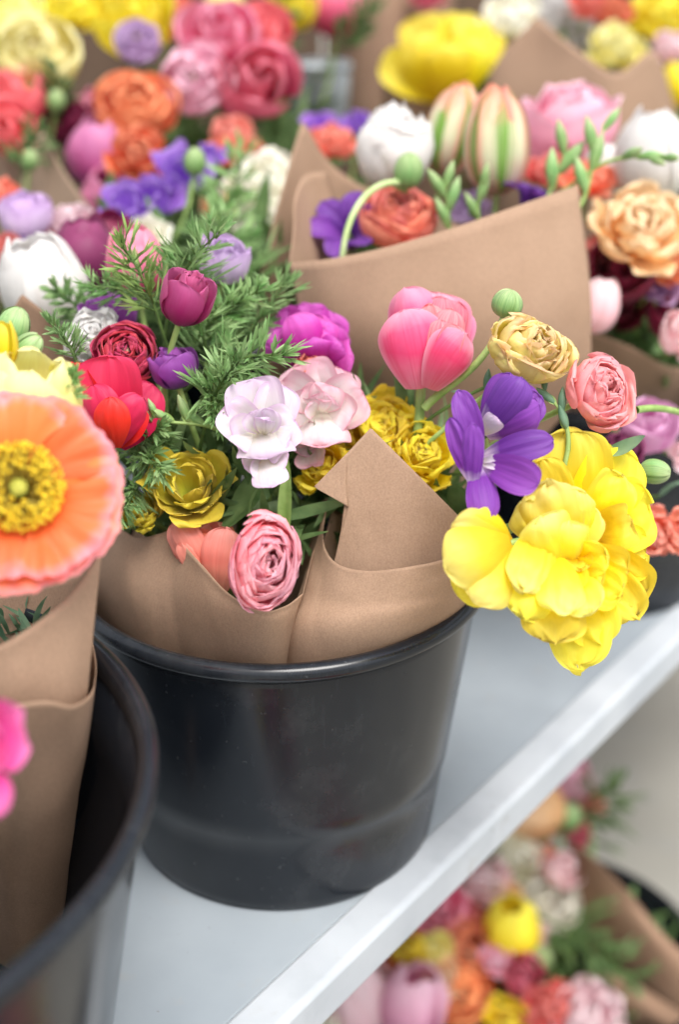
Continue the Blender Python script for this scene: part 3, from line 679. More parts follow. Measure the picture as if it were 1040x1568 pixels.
wrap('paper wrap of the central bucket with a tall pointed flap before the yellow flowers', [
 ('front_panel', [
  [(503, 772, .90), (462, 900, .872), (437, 990, .862), (450, 1200, .93)],
  [(496, 812, .885), (474, 905, .862), (452, 990, .853), (455, 1200, .93)],
  [(499, 842, .868), (492, 912, .852), (480, 990, .846), (470, 1200, .92)],
  [(520, 865, .850), (520, 920, .842), (515, 990, .842), (490, 1200, .92)],
  [(562, 874, .838), (565, 920, .836), (560, 985, .842), (510, 1200, .92)],
  [(620, 869, .832), (622, 915, .836), (612, 975, .846), (535, 1200, .92)],
  [(684, 855, .836), (680, 905, .848), (660, 965, .862), (560, 1200, .93)],
  [(735, 830, .86), (720, 890, .875), (700, 950, .890), (580, 1200, .94)],
  [(760, 790, .90), (740, 870, .91), (722, 920, .925), (590, 1200, .95)]], dict(seed=9, nv=90, crumple=.0018)),
 ('pointed_flap', [
  [(481, 745, .848), (482, 746, .848), (483, 747, .848)],
  [(529, 696, .846), (529, 735, .848), (532, 775, .850)],
  [(533, 692, .846), (524, 800, .855), (508, 880, .862)],
  [(568, 655, .846), (560, 780, .852), (556, 905, .858)],
  [(640, 727, .850), (622, 810, .852), (612, 905, .858)],
  [(712, 800, .862), (705, 850, .864), (698, 900, .870)]], dict(seed=12, sharp=(1, 2, 3), nv=80, crumple=.0010)),
 ('back_panel', [
  [(508, 780, .91), (480, 900, .91), (450, 1150, .95)],
  [(560, 790, .95), (540, 900, .94), (500, 1150, .96)],
  [(680, 760, .97), (660, 880, .96), (560, 1150, .97)],
  [(745, 770, .92), (730, 870, .93), (590, 1150, .95)]], dict(seed=13, nv=40))])
wrap('tall broad paper cone behind the pink tulip, its rim slanting up to the right', [
 ('front_panel', [
  [(443, 402, 1.00), (458, 520, 1.02), (430, 640, 1.08), (430, 900, 1.22)],
  [(500, 397, .985), (520, 525, 1.0), (500, 650, 1.06), (455, 900, 1.2)],
  [(585, 380, .975), (600, 528, .99), (580, 660, 1.05), (480, 900, 1.19)],
  [(690, 350, .975), (700, 522, .99), (660, 660, 1.05), (520, 900, 1.19)],
  [(790, 316, .985), (795, 515, 1.0), (760, 655, 1.06), (560, 900, 1.19)],
  [(886, 283, 1.01), (905, 500, 1.03), (860, 640, 1.08), (590, 900, 1.2)],
  [(890, 300, 1.05), (900, 470, 1.08), (850, 600, 1.12), (580, 900, 1.22)]], dict(seed=21, nv=90, crumple=.0016, freq=14, sharp=(5,))),
 ('left_fold', [
  [(443, 403, 1.002), (462, 500, 1.03), (440, 640, 1.09)],
  [(449, 345, 1.01), (475, 480, 1.04), (450, 640, 1.1)],
  [(452, 300, 1.03), (490, 450, 1.06), (460, 640, 1.11)],
  [(468, 268, 1.07), (510, 430, 1.09), (480, 640, 1.12)],
  [(500, 262, 1.11), (540, 430, 1.11), (500, 640, 1.13)]], dict(seed=22, nv=40, crumple=.0006)),
 ('back_panel', [
  [(396, 432, 1.09), (400, 520, 1.10), (420, 680, 1.14)],
  [(428, 305, 1.10), (430, 480, 1.12), (440, 680, 1.16)],
  [(463, 184, 1.12), (470, 440, 1.14), (460, 680, 1.18)],
  [(520, 262, 1.16), (530, 450, 1.17), (490, 680, 1.19)],
  [(640, 320, 1.20), (640, 460, 1.2), (560, 680, 1.21)],
  [(780, 330, 1.19), (770, 460, 1.19), (650, 680, 1.2)],
  [(890, 330, 1.05), (895, 470, 1.07), (850, 640, 1.12)]], dict(seed=23, sharp=(2,), nv=60))])
wrap('brown paper wrap standing in the large lower left bucket under the orange poppy', [
 ('front_panel', [
  [(-150, 1070, .76), (-130, 1160, .78), (-60, 1300, .82), (0, 1500, .92)],
  [(-60, 1015, .71), (-55, 1120, .73), (-10, 1300, .78), (20, 1500, .90)],
  [(10, 982, .70), (10, 1100, .715), (20, 1280, .77), (35, 1500, .89)],
  [(66, 945, .705), (60, 1090, .72), (50, 1280, .77), (50, 1500, .89)],
  [(112, 905, .72), (102, 1090, .73), (85, 1280, .78), (65, 1500, .90)],
  [(154, 845, .74), (132, 1075, .745), (112, 1260, .79), (80, 1500, .91)]], dict(seed=31, nv=70, crumple=.0014, freq=18)),
 ('outer_panel', [
  [(-150, 1110, .745), (-120, 1200, .765), (-50, 1320, .81), (0, 1500, .905)],
  [(-60, 1082, .70), (-55, 1150, .72), (-10, 1300, .77), (20, 1500, .89)],
  [(10, 1079, .690), (10, 1150, .71), (20, 1280, .76), (35, 1500, .88)],
  [(70, 1074, .692), (62, 1150, .715), (52, 1280, .76), (50, 1500, .88)],
  [(112, 1080, .705), (102, 1150, .725), (88, 1280, .77), (65, 1500, .89)],
  [(140, 1060, .735), (128, 1150, .745), (112, 1260, .785), (80, 1500, .90)],
  [(147, 1020, .765), (134, 1140, .775), (116, 1240, .80), (85, 1500, .92)],
  [(140, 970, .79), (130, 1120, .80), (112, 1240, .82), (80, 1500, .93)]], dict(seed=32, nv=80, crumple=.0012)),
 ('back_panel', [
  [(154, 848, .742), (132, 1075, .748), (112, 1260, .792)],
  [(110, 880, .80), (100, 1075, .80), (95, 1260, .83)],
  [(20, 900, .83), (20, 1075, .83), (40, 1260, .86)],
  [(-80, 940, .82), (-60, 1075, .83), (0, 1260, .86)]], dict(seed=33, nv=40))])
wrap('small pointed brown paper corner before the white tulip at the left', [
 ('front_panel', [
  [(-70, 600, 1.0), (-60, 700, 1.02), (-30, 850, 1.1)], [(-10, 520, .97), (-10, 640, 1.0), (0, 850, 1.1)],
  [(33, 449, .96), (35, 620, 1.0), (30, 850, 1.1)], [(75, 483, .965), (72, 620, 1.0), (55, 850, 1.1)],
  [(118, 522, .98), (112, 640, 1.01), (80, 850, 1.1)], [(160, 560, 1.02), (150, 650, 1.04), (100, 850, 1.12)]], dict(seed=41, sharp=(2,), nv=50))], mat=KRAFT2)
wrap('blurred pale paper wrap with a tall point at the upper left', [
 ('front_panel', [
  [(0, 350, 1.30), (0, 450, 1.3), (30, 620, 1.36)], [(40, 260, 1.28), (45, 420, 1.3), (50, 620, 1.36)], [(62, 195, 1.27), (70, 400, 1.29), (70, 620, 1.36)],
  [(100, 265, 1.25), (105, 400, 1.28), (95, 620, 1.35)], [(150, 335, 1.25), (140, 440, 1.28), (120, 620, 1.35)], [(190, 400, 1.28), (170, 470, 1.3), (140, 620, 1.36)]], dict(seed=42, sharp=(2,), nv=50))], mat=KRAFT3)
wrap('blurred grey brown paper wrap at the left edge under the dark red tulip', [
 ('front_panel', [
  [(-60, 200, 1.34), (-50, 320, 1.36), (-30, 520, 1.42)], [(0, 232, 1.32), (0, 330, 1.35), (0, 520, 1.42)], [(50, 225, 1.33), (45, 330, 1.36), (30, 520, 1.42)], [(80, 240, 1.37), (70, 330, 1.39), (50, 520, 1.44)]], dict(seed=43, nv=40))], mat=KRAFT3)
wrap('broad brown paper wrap with one high peak behind the pink peony at the top right', [
 ('front_panel', [
  [(735, 200, 1.42), (750, 290, 1.44), (790, 470, 1.5)], [(755, 105, 1.38), (765, 230, 1.41), (800, 470, 1.49)], [(822, 24, 1.36), (825, 220, 1.39), (830, 470, 1.48)],
  [(880, 72, 1.35), (880, 230, 1.38), (870, 470, 1.47)], [(945, 112, 1.35), (940, 250, 1.38), (900, 470, 1.47)], [(1003, 80, 1.37), (990, 240, 1.4), (930, 470, 1.48)], [(1036, 170, 1.43), (1020, 290, 1.45), (950, 470, 1.5)]], dict(seed=44, sharp=(2,), nv=60)),
 ('back_panel', [
  [(735, 200, 1.425), (750, 290, 1.445), (790, 470, 1.505)], [(800, 110, 1.55), (800, 290, 1.55), (830, 470, 1.55)], [(980, 110, 1.56), (960, 290, 1.56), (900, 470, 1.56)], [(1036, 172, 1.435), (1020, 290, 1.455), (950, 470, 1.505)]], dict(seed=45, nv=40))])
wrap('brown paper wrap directly under the yellow tulip at the top centre', [
 ('front_panel', [
  [(582, 90, 1.52), (595, 220, 1.54), (640, 420, 1.6)], [(620, 135, 1.48), (630, 240, 1.51), (655, 420, 1.58)], [(690, 150, 1.47), (690, 250, 1.5), (680, 420, 1.57)], [(750, 150, 1.49), (740, 250, 1.52), (700, 420, 1.58)], [(770, 110, 1.55), (755, 230, 1.56), (715, 420, 1.6)]], dict(seed=46, nv=50))])
wrap('tall blurred upright brown paper wrap in the shade at the top centre', [
 ('front_panel', [
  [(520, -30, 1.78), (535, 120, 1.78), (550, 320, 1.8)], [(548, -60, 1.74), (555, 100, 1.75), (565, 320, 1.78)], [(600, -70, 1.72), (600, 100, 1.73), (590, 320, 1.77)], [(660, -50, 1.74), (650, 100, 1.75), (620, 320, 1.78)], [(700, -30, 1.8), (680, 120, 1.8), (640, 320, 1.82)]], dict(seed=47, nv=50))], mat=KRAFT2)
wrap('low brown paper wrap in the bucket behind the yellow tulip', [
 ('front_panel', [
  [(840, 500, 1.16), (860, 600, 1.2), (900, 800, 1.3)], [(905, 508, 1.15), (915, 600, 1.2), (920, 800, 1.3)], [(965, 530, 1.15), (960, 620, 1.2), (940, 800, 1.3)], [(1030, 562, 1.17), (1010, 640, 1.22), (960, 800, 1.3)], [(1100, 560, 1.22), (1060, 640, 1.26), (980, 800, 1.32)]], dict(seed=48, nv=50))])
wrap('dim brown paper wrap on the floor at the lower right corner', [
 ('front_panel', [
  [(868, 1288, 1.52), (900, 1420, 1.50), (935, 1660, 1.6)], [(905, 1310, 1.47), (955, 1440, 1.46), (985, 1660, 1.56)],
  [(965, 1368, 1.44), (1020, 1480, 1.44), (1040, 1660, 1.54)], [(1040, 1452, 1.44), (1080, 1530, 1.46), (1090, 1660, 1.54)], [(1130, 1500, 1.5), (1140, 1570, 1.52), (1140, 1660, 1.58)]], dict(seed=49, nv=50)),
 ('lower_fold', [
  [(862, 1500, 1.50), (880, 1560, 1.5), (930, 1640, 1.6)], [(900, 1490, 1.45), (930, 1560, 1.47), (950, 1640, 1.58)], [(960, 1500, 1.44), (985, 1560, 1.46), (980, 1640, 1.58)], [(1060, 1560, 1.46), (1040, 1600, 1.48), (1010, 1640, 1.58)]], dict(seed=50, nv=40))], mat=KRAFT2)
def jar():
    c = at(490, 215, 1.68); root = empty('metal_pot', loc=c); tag(root, 'blurred pale grey metal pot in the shade at the top centre', 'pot')
    mb = MB(); mb.grid(lathe([(0, 0), (.028, 0), (.030, .004), (.034, .05), (.036, .085), (.034, .085), (.031, .05), (.026, .006), (0, .005)], 40), closed=True)
    mb.obj('body', noise_mat('zinc', '#8C9498', '#B4BCC0', 20, .4, 0, .1, .001, 6, .5), root)
    mb = MB(); a = np.linspace(0, 2*np.pi, 41); mb.grid(lathe([(.034, .084), (.037, .083), (.038, .086), (.037, .089), (.034, .088)], 40), closed=True); mb.obj('rim', MATS['zinc'], root)
jar()

# ------------------------------------------------------------------ flowers of the central bucket
AL, AR = (-.035, -.005, .05), (.052, .0, .05)
GL, GR = 'flowers in the left wrap of the central bucket', 'flowers in the right wrap of the central bucket'
def two(a, b, k):
    return lambda i, n: (a if i >= n*k else b)
flower('ranunculus', 'pinkfront', 405, 864, .785, 116, (.32, -.12, 1), 'pink ranunculus hanging over the paper edge, lowest flower in the central bucket', 'ranunculus', AL, GL, spin=-.22, stretch=(.95, 1.36, 1), opts=dict(loose=.0, n=56, off=(.05, .07)))
SI = PM('coral')
hero('garden_tulip', 'closed coral pink tulip half sunk in the paper, left of the hanging pink ranunculus', 'tulip', [
 ((330, 905, .87), (292, 786, .875), 78, 6, .8, .1), ((335, 905, .865), (332, 800, .87), 62, 8, .7, 0), ((328, 900, .865), (300, 812, .86), 54, 8, .9, .1, SI), ((332, 902, .86), (318, 815, .855), 40, 10, .9, 0, SI),
 ((326, 905, .86), (264, 800, .85), 58, 24, -.9, .3), ((336, 908, .855), (346, 808, .845), 66, 26, -.8, -.1), ((326, 902, .86), (276, 830, .848), 40, 18, -.8, .2)],
 'salmon', AL, GL, ax=(-.3, 1, .4), stem_from=(332, 910, .865), seed=12, crinkle=.018)
hero('freesia', 'white freesia with a faint lilac rim in the middle, above the hanging pink ranunculus', 'freesia', [
 ((402, 672, .84), (388, 580, .835), 92, 16, .8, .1), ((405, 672, .84), (432, 590, .835), 70, 14, .7, -.2), ((398, 672, .84), (345, 622, .83), 66, 16, .8, .1), ((405, 672, .835), (452, 645, .822), 72, 20, .9, 0),
 ((396, 660, .83), (358, 672, .815), 64, 16, .8, 0), ((404, 655, .825), (408, 702, .805), 92, 24, -.7, 0), ((408, 668, .825), (440, 682, .808), 66, 18, -.6, .1), ((392, 662, .825), (372, 690, .808), 60, 16, -.6, 0),
 ((402, 664, .82), (386, 630, .808), 40, 10, .9, .3), ((404, 664, .82), (414, 626, .806), 42, 10, .9, -.2), ((402, 665, .815), (398, 640, .80), 26, 8, -1.1, .3), ((405, 666, .815), (412, 644, .80), 22, 8, -1.1, -.3)],
 'whitelav', AL, GL, ax=(-.1, .2, 1), stem_from=(402, 676, .845), seed=6, crinkle=.026, ruffle=.022, bend=.4)
hero('freesia', 'small white freesia floret drooping under the larger white freesia', 'freesia', [
 ((405, 698, .83), (374, 716, .82), 34, 10, .6, 0), ((408, 698, .825), (438, 712, .81), 48, 12, .6, 0), ((405, 700, .825), (398, 734, .81), 36, 10, .7, .1), ((408, 700, .82), (416, 746, .803), 58, 14, -.5, 0)],
 'whitelav', AL, GL, ax=(.1, -.3, 1), stem_from=(406, 698, .835), seed=7, srad=.0016)
hero('open_flower', 'white flower flushed pink at its rims, beside the pointed paper flap', 'open flower', [
 ((492, 632, .90), (462, 556, .895), 92, 12, .8, .1), ((494, 632, .90), (516, 562, .895), 88, 12, .8, -.1), ((490, 634, .895), (428, 588, .89), 74, 14, .8, .1), ((498, 634, .895), (556, 602, .88), 84, 18, .8, 0),
 ((486, 632, .89), (446, 650, .872), 84, 20, .8, .1), ((496, 632, .89), (534, 652, .868), 80, 22, .8, 0), ((490, 630, .885), (490, 684, .86), 96, 26, -.7, 0),
 ((488, 628, .882), (462, 596, .872), 50, 12, .9, .2), ((494, 628, .88), (506, 590, .870), 54, 12, .9, 0), ((488, 626, .876), (478, 606, .864), 36, 8, -1, .3), ((496, 628, .874), (512, 612, .864), 34, 8, -1, -.2), ((492, 630, .872), (494, 612, .860), 26, 8, -1.1, .2), ((484, 632, .872), (470, 622, .860), 30, 8, .9, 0)],
 'pinkwhite', AR, GR, ax=(.05, .3, 1), stem_from=(492, 640, .905), seed=41, crinkle=.032, ruffle=.032, bend=.4)
flower('cup', 'pinkwhite', 470, 672, .875, 84, (-.3, -.2, 1), 'small blush white flower tucked under the larger pink flushed one', 'open flower', AR, GR, opts=dict(n=7, big=1.4), lod=0)
hero('garden_tulip', 'bright magenta double flower above the pink flushed white flower', 'garden tulip', [
 ((478, 552, .95), (428, 478, .95), 66, 6, .8, .3), ((480, 552, .95), (462, 466, .95), 76, 8, .8, 0), ((484, 552, .95), (505, 476, .945), 70, 10, .8, -.2), ((490, 552, .945), (524, 500, .935), 56, 12, -.8, -.2),
 ((482, 552, .935), (484, 482, .93), 50, 14, -.9, .2), ((484, 552, .93), (500, 490, .922), 44, 16, .9, -.2), ((482, 554, .928), (466, 488, .92), 46, 18, -.9, .3), ((486, 556, .92), (490, 502, .908), 50, 22, .9, 0), ((486, 556, .918), (508, 512, .905), 44, 22, -.9, -.2),
 ((474, 556, .925), (406, 520, .91), 58, 20, -.8, .3), ((478, 560, .915), (442, 486, .90), 72, 30, -1, .3), ((484, 562, .912), (478, 518, .895), 66, 26, -.9, .1), ((496, 556, .925), (540, 548, .90), 60, 24, -.9, 0), ((490, 560, .918), (524, 526, .898), 50, 24, -.9, -.2)],
 'magenta', AL, GL, ax=(.1, 1, .3), stem_from=(482, 560, .93), seed=42, crinkle=.03, ruffle=.028)
flower('cup', 'magenta', 512, 535, .935, 62, (.6, .2, 1), 'small magenta flower just right of and behind the bright magenta double flower', 'open flower', AL, GL, opts=dict(n=8))
flower('double', 'coral', 478, 562, .90, 62, (.1, .6, 1), 'coral flower peeping between the magenta and the pink flushed white flowers', 'ruffled flower', AR, GR)
TP_IN = PM('pinkinner')
hero('tulip', 'large upright pink double tulip against the tall brown paper cone', 'tulip', [
 ((648, 590, .89), (672, 449, .895), 112, 6, .9, 0), ((650, 590, .888), (706, 470, .885), 72, 10, .9, -.2),
 ((655, 585, .882), (704, 462, .878), 62, 16, -.9, -.2, TP_IN), ((652, 585, .88), (676, 454, .872), 64, 18, -.9, .1, TP_IN), ((655, 585, .876), (658, 466, .867), 50, 24, -.8, .3, TP_IN),
 ((660, 585, .872), (694, 474, .862), 56, 28, -.9, 0, TP_IN), ((658, 588, .868), (676, 490, .856), 44, 34, -.9, 0, TP_IN), ((660, 588, .868), (700, 498, .854), 40, 32, .9, 0, TP_IN),
 ((638, 590, .880), (620, 441, .876), 88, 24, -1.0, .4), ((640, 596, .868), (618, 474, .858), 104, 36, -1.15, .15), ((658, 596, .864), (716, 512, .852), 78, 40, -1.1, -.3, None, .6, 2.2)],
 'tulippink', AR, GR, ax=(.02, 1, .1), stem_from=(645, 594, .885), srad=.0038, seed=22, crinkle=.014, ruffle=.01)
flower('double', 'yellowmid', 586, 660, .90, 148, (-.1, .7, 1), 'ruffled yellow double tulip behind the tip of the pointed paper flap', 'double tulip', AR, GR)
flower('double', 'yellowmid', 645, 695, .885, 132, (.3, .4, 1), 'ruffled yellow double tulip right of the pointed paper flap beside the purple freesia', 'double tulip', AR, GR)
flower('double', 'yellowmid', 492, 712, .885, 98, (-.4, .2, 1), 'ruffled yellow flower left of the pointed paper flap, under the blush white flowers', 'double tulip', AR, GR)
hero('freesia', 'wide open purple freesia with white throat, left of the big yellow tulip', 'freesia', [
 ((740, 700, .80), (848, 674, .79), 48, 20, .6, .2, None, .55, 2.0), ((735, 695, .80), (702, 598, .80), 42, 14, .5, .2, None, .55, 1.9), ((720, 735, .80), (690, 640, .795), 34, 8, .5, .5, None, .55, 1.9),
 ((732, 712, .79), (744, 798, .775), 52, 22, -.5, .1, None, .6, 2.2), ((738, 708, .79), (826, 740, .77), 58, 22, .5, -.2, None, .6, 2.2), ((724, 748, .785), (724, 648, .768), 34, 14, -.7, .1, None, .55, 1.9),
 ((738, 706, .79), (762, 700, .782), 12, 8, .9, .2, PM('whitelav')), ((738, 710, .79), (760, 716, .782), 10, 8, .9, 0, PM('whitelav'))],
 'purple', (.10, .03, .05), GR, ax=(-.35, -.1, 1), stem_from=(728, 720, .81), seed=3, crinkle=.02, bend=.7)
hero('freesia', 'half closed purple freesia bloom just above the wide open one', 'freesia', [
 ((742, 662, .82), (828, 606, .81), 66, 16, .7, 0), ((742, 662, .815), (782, 572, .805), 60, 18, -.6, .3), ((742, 664, .812), (826, 620, .795), 76, 30, -1.0, -.2), ((740, 660, .81), (800, 578, .79), 62, 30, -.9, .2), ((738, 664, .81), (762, 640, .795), 34, 10, -.8, 0, PM('whitelav'))],
 'purple', (.10, .03, .05), GR, ax=(-.2, .5, .8), stem_from=(742, 668, .818), seed=4, crinkle=.014, bend=.3)
YB = PM('yellow'); YP = PM('yellowpale'); YM = PM('yellowmid')  # paler YP, deeper YM: shading painted into the big tulip's petal colours
hero('peony_tulip', 'very large open yellow double tulip leaning out over the table at the right', 'double tulip', [
 ((880, 815, .835), (872, 660, .835), 119, 18, .75, .1), ((880, 815, .835), (958, 690, .84), 108, 15, .6, -.2, YM), ((885, 820, .835), (996, 772, .835), 113, 18, .7, .0, YM),
 ((885, 840, .835), (992, 850, .83), 90, 20, .7, .1, YM), ((880, 850, .835), (988, 915, .825), 94, 20, .8, .0, YM), ((875, 850, .835), (975, 945, .82), 77, 25, .8, .1),
 ((865, 850, .83), (888, 1024, .80), 101, 30, .55, .1), ((860, 850, .83), (922, 985, .80), 86, 30, .7, -.1),
 ((862, 810, .83), (826, 705, .822), 76, 16, .7, .2), ((905, 800, .82), (950, 728, .812), 76, 20, .8, -.1), ((915, 815, .82), (968, 800, .81), 70, 22, .9, 0),
 ((850, 835, .82), (905, 778, .80), 79, 22, .9, .1, YP), ((880, 860, .815), (962, 872, .795), 72, 22, .9, -.1, YM), ((875, 870, .812), (950, 915, .79), 76, 22, .8, .1, YM),
 ((868, 862, .81), (930, 850, .785), 56, 20, 1.0, .1, YM), ((862, 870, .81), (922, 895, .782), 54, 22, 1.0, 0, YM), ((860, 880, .80), (905, 938, .775), 70, 22, .6, .1, YP),
 ((872, 838, .81), (892, 872, .785), 43, 14, 1.0, .1, YM), ((866, 850, .805), (880, 905, .778), 45, 14, 1.0, .1, YM),
 ((852, 842, .815), (800, 770, .79), 83, 30, -.9, .2, YP), ((862, 870, .81), (838, 738, .785), 101, 42, -1.0, 0, YP), ((870, 860, .812), (878, 748, .79), 83, 34, -.9, -.2, YP),
 ((858, 872, .80), (828, 792, .772), 83, 28, -.9, .1, YP), ((868, 868, .80), (872, 800, .776), 68, 26, -.9, -.1, YP),
 ((850, 860, .80), (850, 985, .772), 106, 36, -.7, .1), ((845, 850, .80), (806, 948, .77), 99, 34, -.8, .2), ((838, 800, .80), (802, 905, .765), 77, 34, -.9, .1, YP), ((850, 850, .79), (862, 938, .762), 76, 26, -.6, 0, YP),
], 'yellow', AR, GR, ax=(.35, -.05, 1), stem_from=(868, 850, .845), srad=.004, seed=5, crinkle=.05, ruffle=.045, ragged=2.2, bend=.45)
hero('tulip', 'closed yellow tulip hanging low between the paper flap and the big open yellow tulip', 'tulip', [
 ((776, 842, .80), (702, 912, .775), 82, 18, .8, 0, YB), ((780, 835, .79), (692, 808, .77), 74, 26, -.7, .3), ((782, 830, .79), (730, 925, .765), 84, 34, -.9, -.1), ((782, 828, .785), (682, 872, .76), 100, 42, -1.0, .1), ((780, 834, .79), (722, 792, .77), 54, 18, -.8, .1, YB)],
 'yellowpale', AR, GR, ax=(-1, -.2, .1), stem_from=(782, 832, .79), srad=.0026, seed=9, crinkle=.016)
flower('ranunculus', 'peachyellow', 814, 533, .83, 122, (.35, .5, 1), 'pale yellow ranunculus with peach petal rims, left of the coral pink ranunculus', 'ranunculus', AR, GR, spin=-.7, stretch=(1.1, .88, 1), opts=dict(loose=.75, n=30, off=(.04, .03)))
flower('ranunculus', 'coralpink', 920, 600, .83, 116, (.42, .2, 1), 'coral pink ranunculus directly above the big yellow tulip', 'ranunculus', AR, GR, spin=0, stretch=(.98, 1.16, 1), opts=dict(loose=.35, n=40, off=(.10, .04)))
flower('bud', '', 779, 461, .85, 46, (.3, 1, .2), 'round striped green ranunculus bud on a slanting stem above the yellow and peach ranunculus', 'flower bud', at(650, 625, .88), GR, mat=BUD, srad=.0024, bend=.45, stretch=(1.05, 1.05, .82))
flower('bud', '', 1003, 722, .86, 40, (.9, -.1, .2), 'pointed green bud on the right side of the big yellow tulip', 'flower bud', at(905, 690, .84), GR, mat=BUD, srad=.0016)
flower('ranunculus', 'crimson', 192, 540, .868, 104, (.15, .35, 1), 'dark crimson ranunculus right behind the scarlet tulip', 'ranunculus', AL, GL)
RD = PM('crimson')
hero('garden_tulip', 'scarlet tulip with pointed petals beside the orange poppy', 'tulip', [
 ((176, 684, .85), (165, 545, .845), 104, 4, .9, 0), ((180, 684, .86), (232, 588, .865), 78, 8, .8, -.2, None, .55, 1.7), ((172, 684, .855), (110, 556, .85), 62, 14, .6, .4, None, .5, 1.7),
 ((176, 680, .85), (196, 602, .85), 84, 6, .9, .1, RD), ((178, 682, .845), (206, 618, .84), 66, 12, .8, -.1), ((176, 684, .84), (216, 606, .83), 56, 24, -.8, -.4, None, .55, 1.8),
 ((172, 686, .84), (140, 590, .83), 66, 26, -.8, .3, None, .55, 2.0), ((176, 686, .835), (168, 608, .825), 58, 22, -.6, .1, None, .5, 1.9), ((172, 688, .84), (122, 600, .835), 46, 18, -.8, .4, None, .55, 1.8)],
 'red', AL, GL, ax=(.05, 1, .5), stem_from=(176, 690, .85), seed=8, crinkle=.018)
flower('rose', 'violetbud', 264, 563, .87, 84, (-.3, 1, .3), 'half closed violet flower right of the dark crimson ranunculus', 'garden tulip', AL, GL)
flower('rose', 'violetbud', 165, 482, .93, 95, (-.2, 1, .4), 'violet flower behind the fringed white one', 'garden tulip', AL, GL)
flower('double', 'white', 142, 512, .90, 100, (-.1, .7, 1), 'fringed white flower between the violet flower and the dark crimson ranunculus', 'ruffled flower', AL, GL)
flower('rose', 'deepmag', 284, 466, .85, 86, (.45, 1, .55), 'dark magenta half open flower surrounded by feathery leaves', 'garden tulip', AL, GL, stretch=(1, 1, 1.3))
flower('tulip', 'hotpink', 205, 402, .95, 100, (-.1, 1, .4), 'pink tulip seen through the topmost feathery leaves', 'tulip', AL, GL, opts=dict(op=.06, n=8))
flower('rose', 'lavender', 343, 398, .95, 92, (.2, .9, .6), 'pale lavender flower above the feathery leaves, right of the pink tulip', 'garden tulip', AL, GL)
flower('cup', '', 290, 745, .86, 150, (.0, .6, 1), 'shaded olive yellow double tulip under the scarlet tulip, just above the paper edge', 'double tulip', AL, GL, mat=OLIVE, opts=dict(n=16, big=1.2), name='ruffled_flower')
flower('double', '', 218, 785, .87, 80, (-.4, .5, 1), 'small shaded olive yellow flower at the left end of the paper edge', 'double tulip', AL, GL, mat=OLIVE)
bud_spray([(345, 665), (310, 640), (275, 655), (240, 640)], (.87, .865, .86, .86), [(.3, .018, .9), (.55, .019, 1.0), (.8, .017, .9), (1, .013, .4)], 'green freesia buds on an arching stem under the violet half closed flower', AL, GL)
bud_spray([(700, 640), (745, 600), (770, 585)], (.87, .86, .85), [(.6, .016, .5), (1, .013, .3)], 'small green bud pair behind the purple freesia', AR, GR, mat=LEAFB)
bud_spray([(870, 690), (875, 650), (860, 625), (835, 600)], (.83, .83, .83, .84), [(.3, .016, .3), (.6, .016, .9), (.8, .015, .1), (1, .012, .5)], 'green bud cluster between the yellow and peach ranunculus and the big yellow tulip', AR, GR, mat=LEAFB)
def loose_stem(pts, d, label, rad, group=None, mat=STEM, name='bent_stalk'):
    P = np.array([at(x, y, dd) for (x, y), dd in zip(pts, d)]); o = P[0]; mb = MB(); C = bez(P-o, np.linspace(0, 1, 24)); tube(mb, C, np.linspace(rad, rad*.8, 24), 10)
    q = mb.obj(name, mat); q.location = o; tag(q, label, 'stem', group)
loose_stem([(975, 628), (1010, 620), (1045, 630), (1075, 645)], (.88, .9, .93, .96), 'pale curved stem reaching out right from behind the coral pink ranunculus', .0024)
leaf(400, 840, .83, 395, 745, .83, 26, 'pointed green leaf standing behind the hanging pink ranunculus', None, LEAF, (-.01, .0, .005), AL, 3)
leaf(350, 810, .86, 385, 720, .87, 30, 'broad dark green leaf right of the shaded olive tulip', None, LEAF, (.01, .01, .0), AL, 4)
leaf(435, 840, .88, 440, 700, .87, 12, 'narrow upright green leaf left of the pointed paper flap', None, STEM, (.0, .0, .0), AL, 5)
leaf(720, 830, .90, 700, 740, .87, 24, 'dark leaf between the paper flap and the purple freesia', None, LEAF, (.0, .0, .01), AR, 6)
leaf(740, 640, .90, 690, 600, .89, 24, 'grey green leaf behind the purple freesia', None, LEAFB, (.0, .0, .01), AR, 7)
leaf(760, 585, .86, 815, 560, .85, 18, 'grey green leaf under the yellow and peach ranunculus', None, LEAFB, (.0, .0, .005), AR, 8)
leaf(930, 690, .84, 990, 668, .82, 16, 'silvery leaf tip under the coral pink ranunculus', None, LEAFB, (0, 0, -.004), AR, 9)

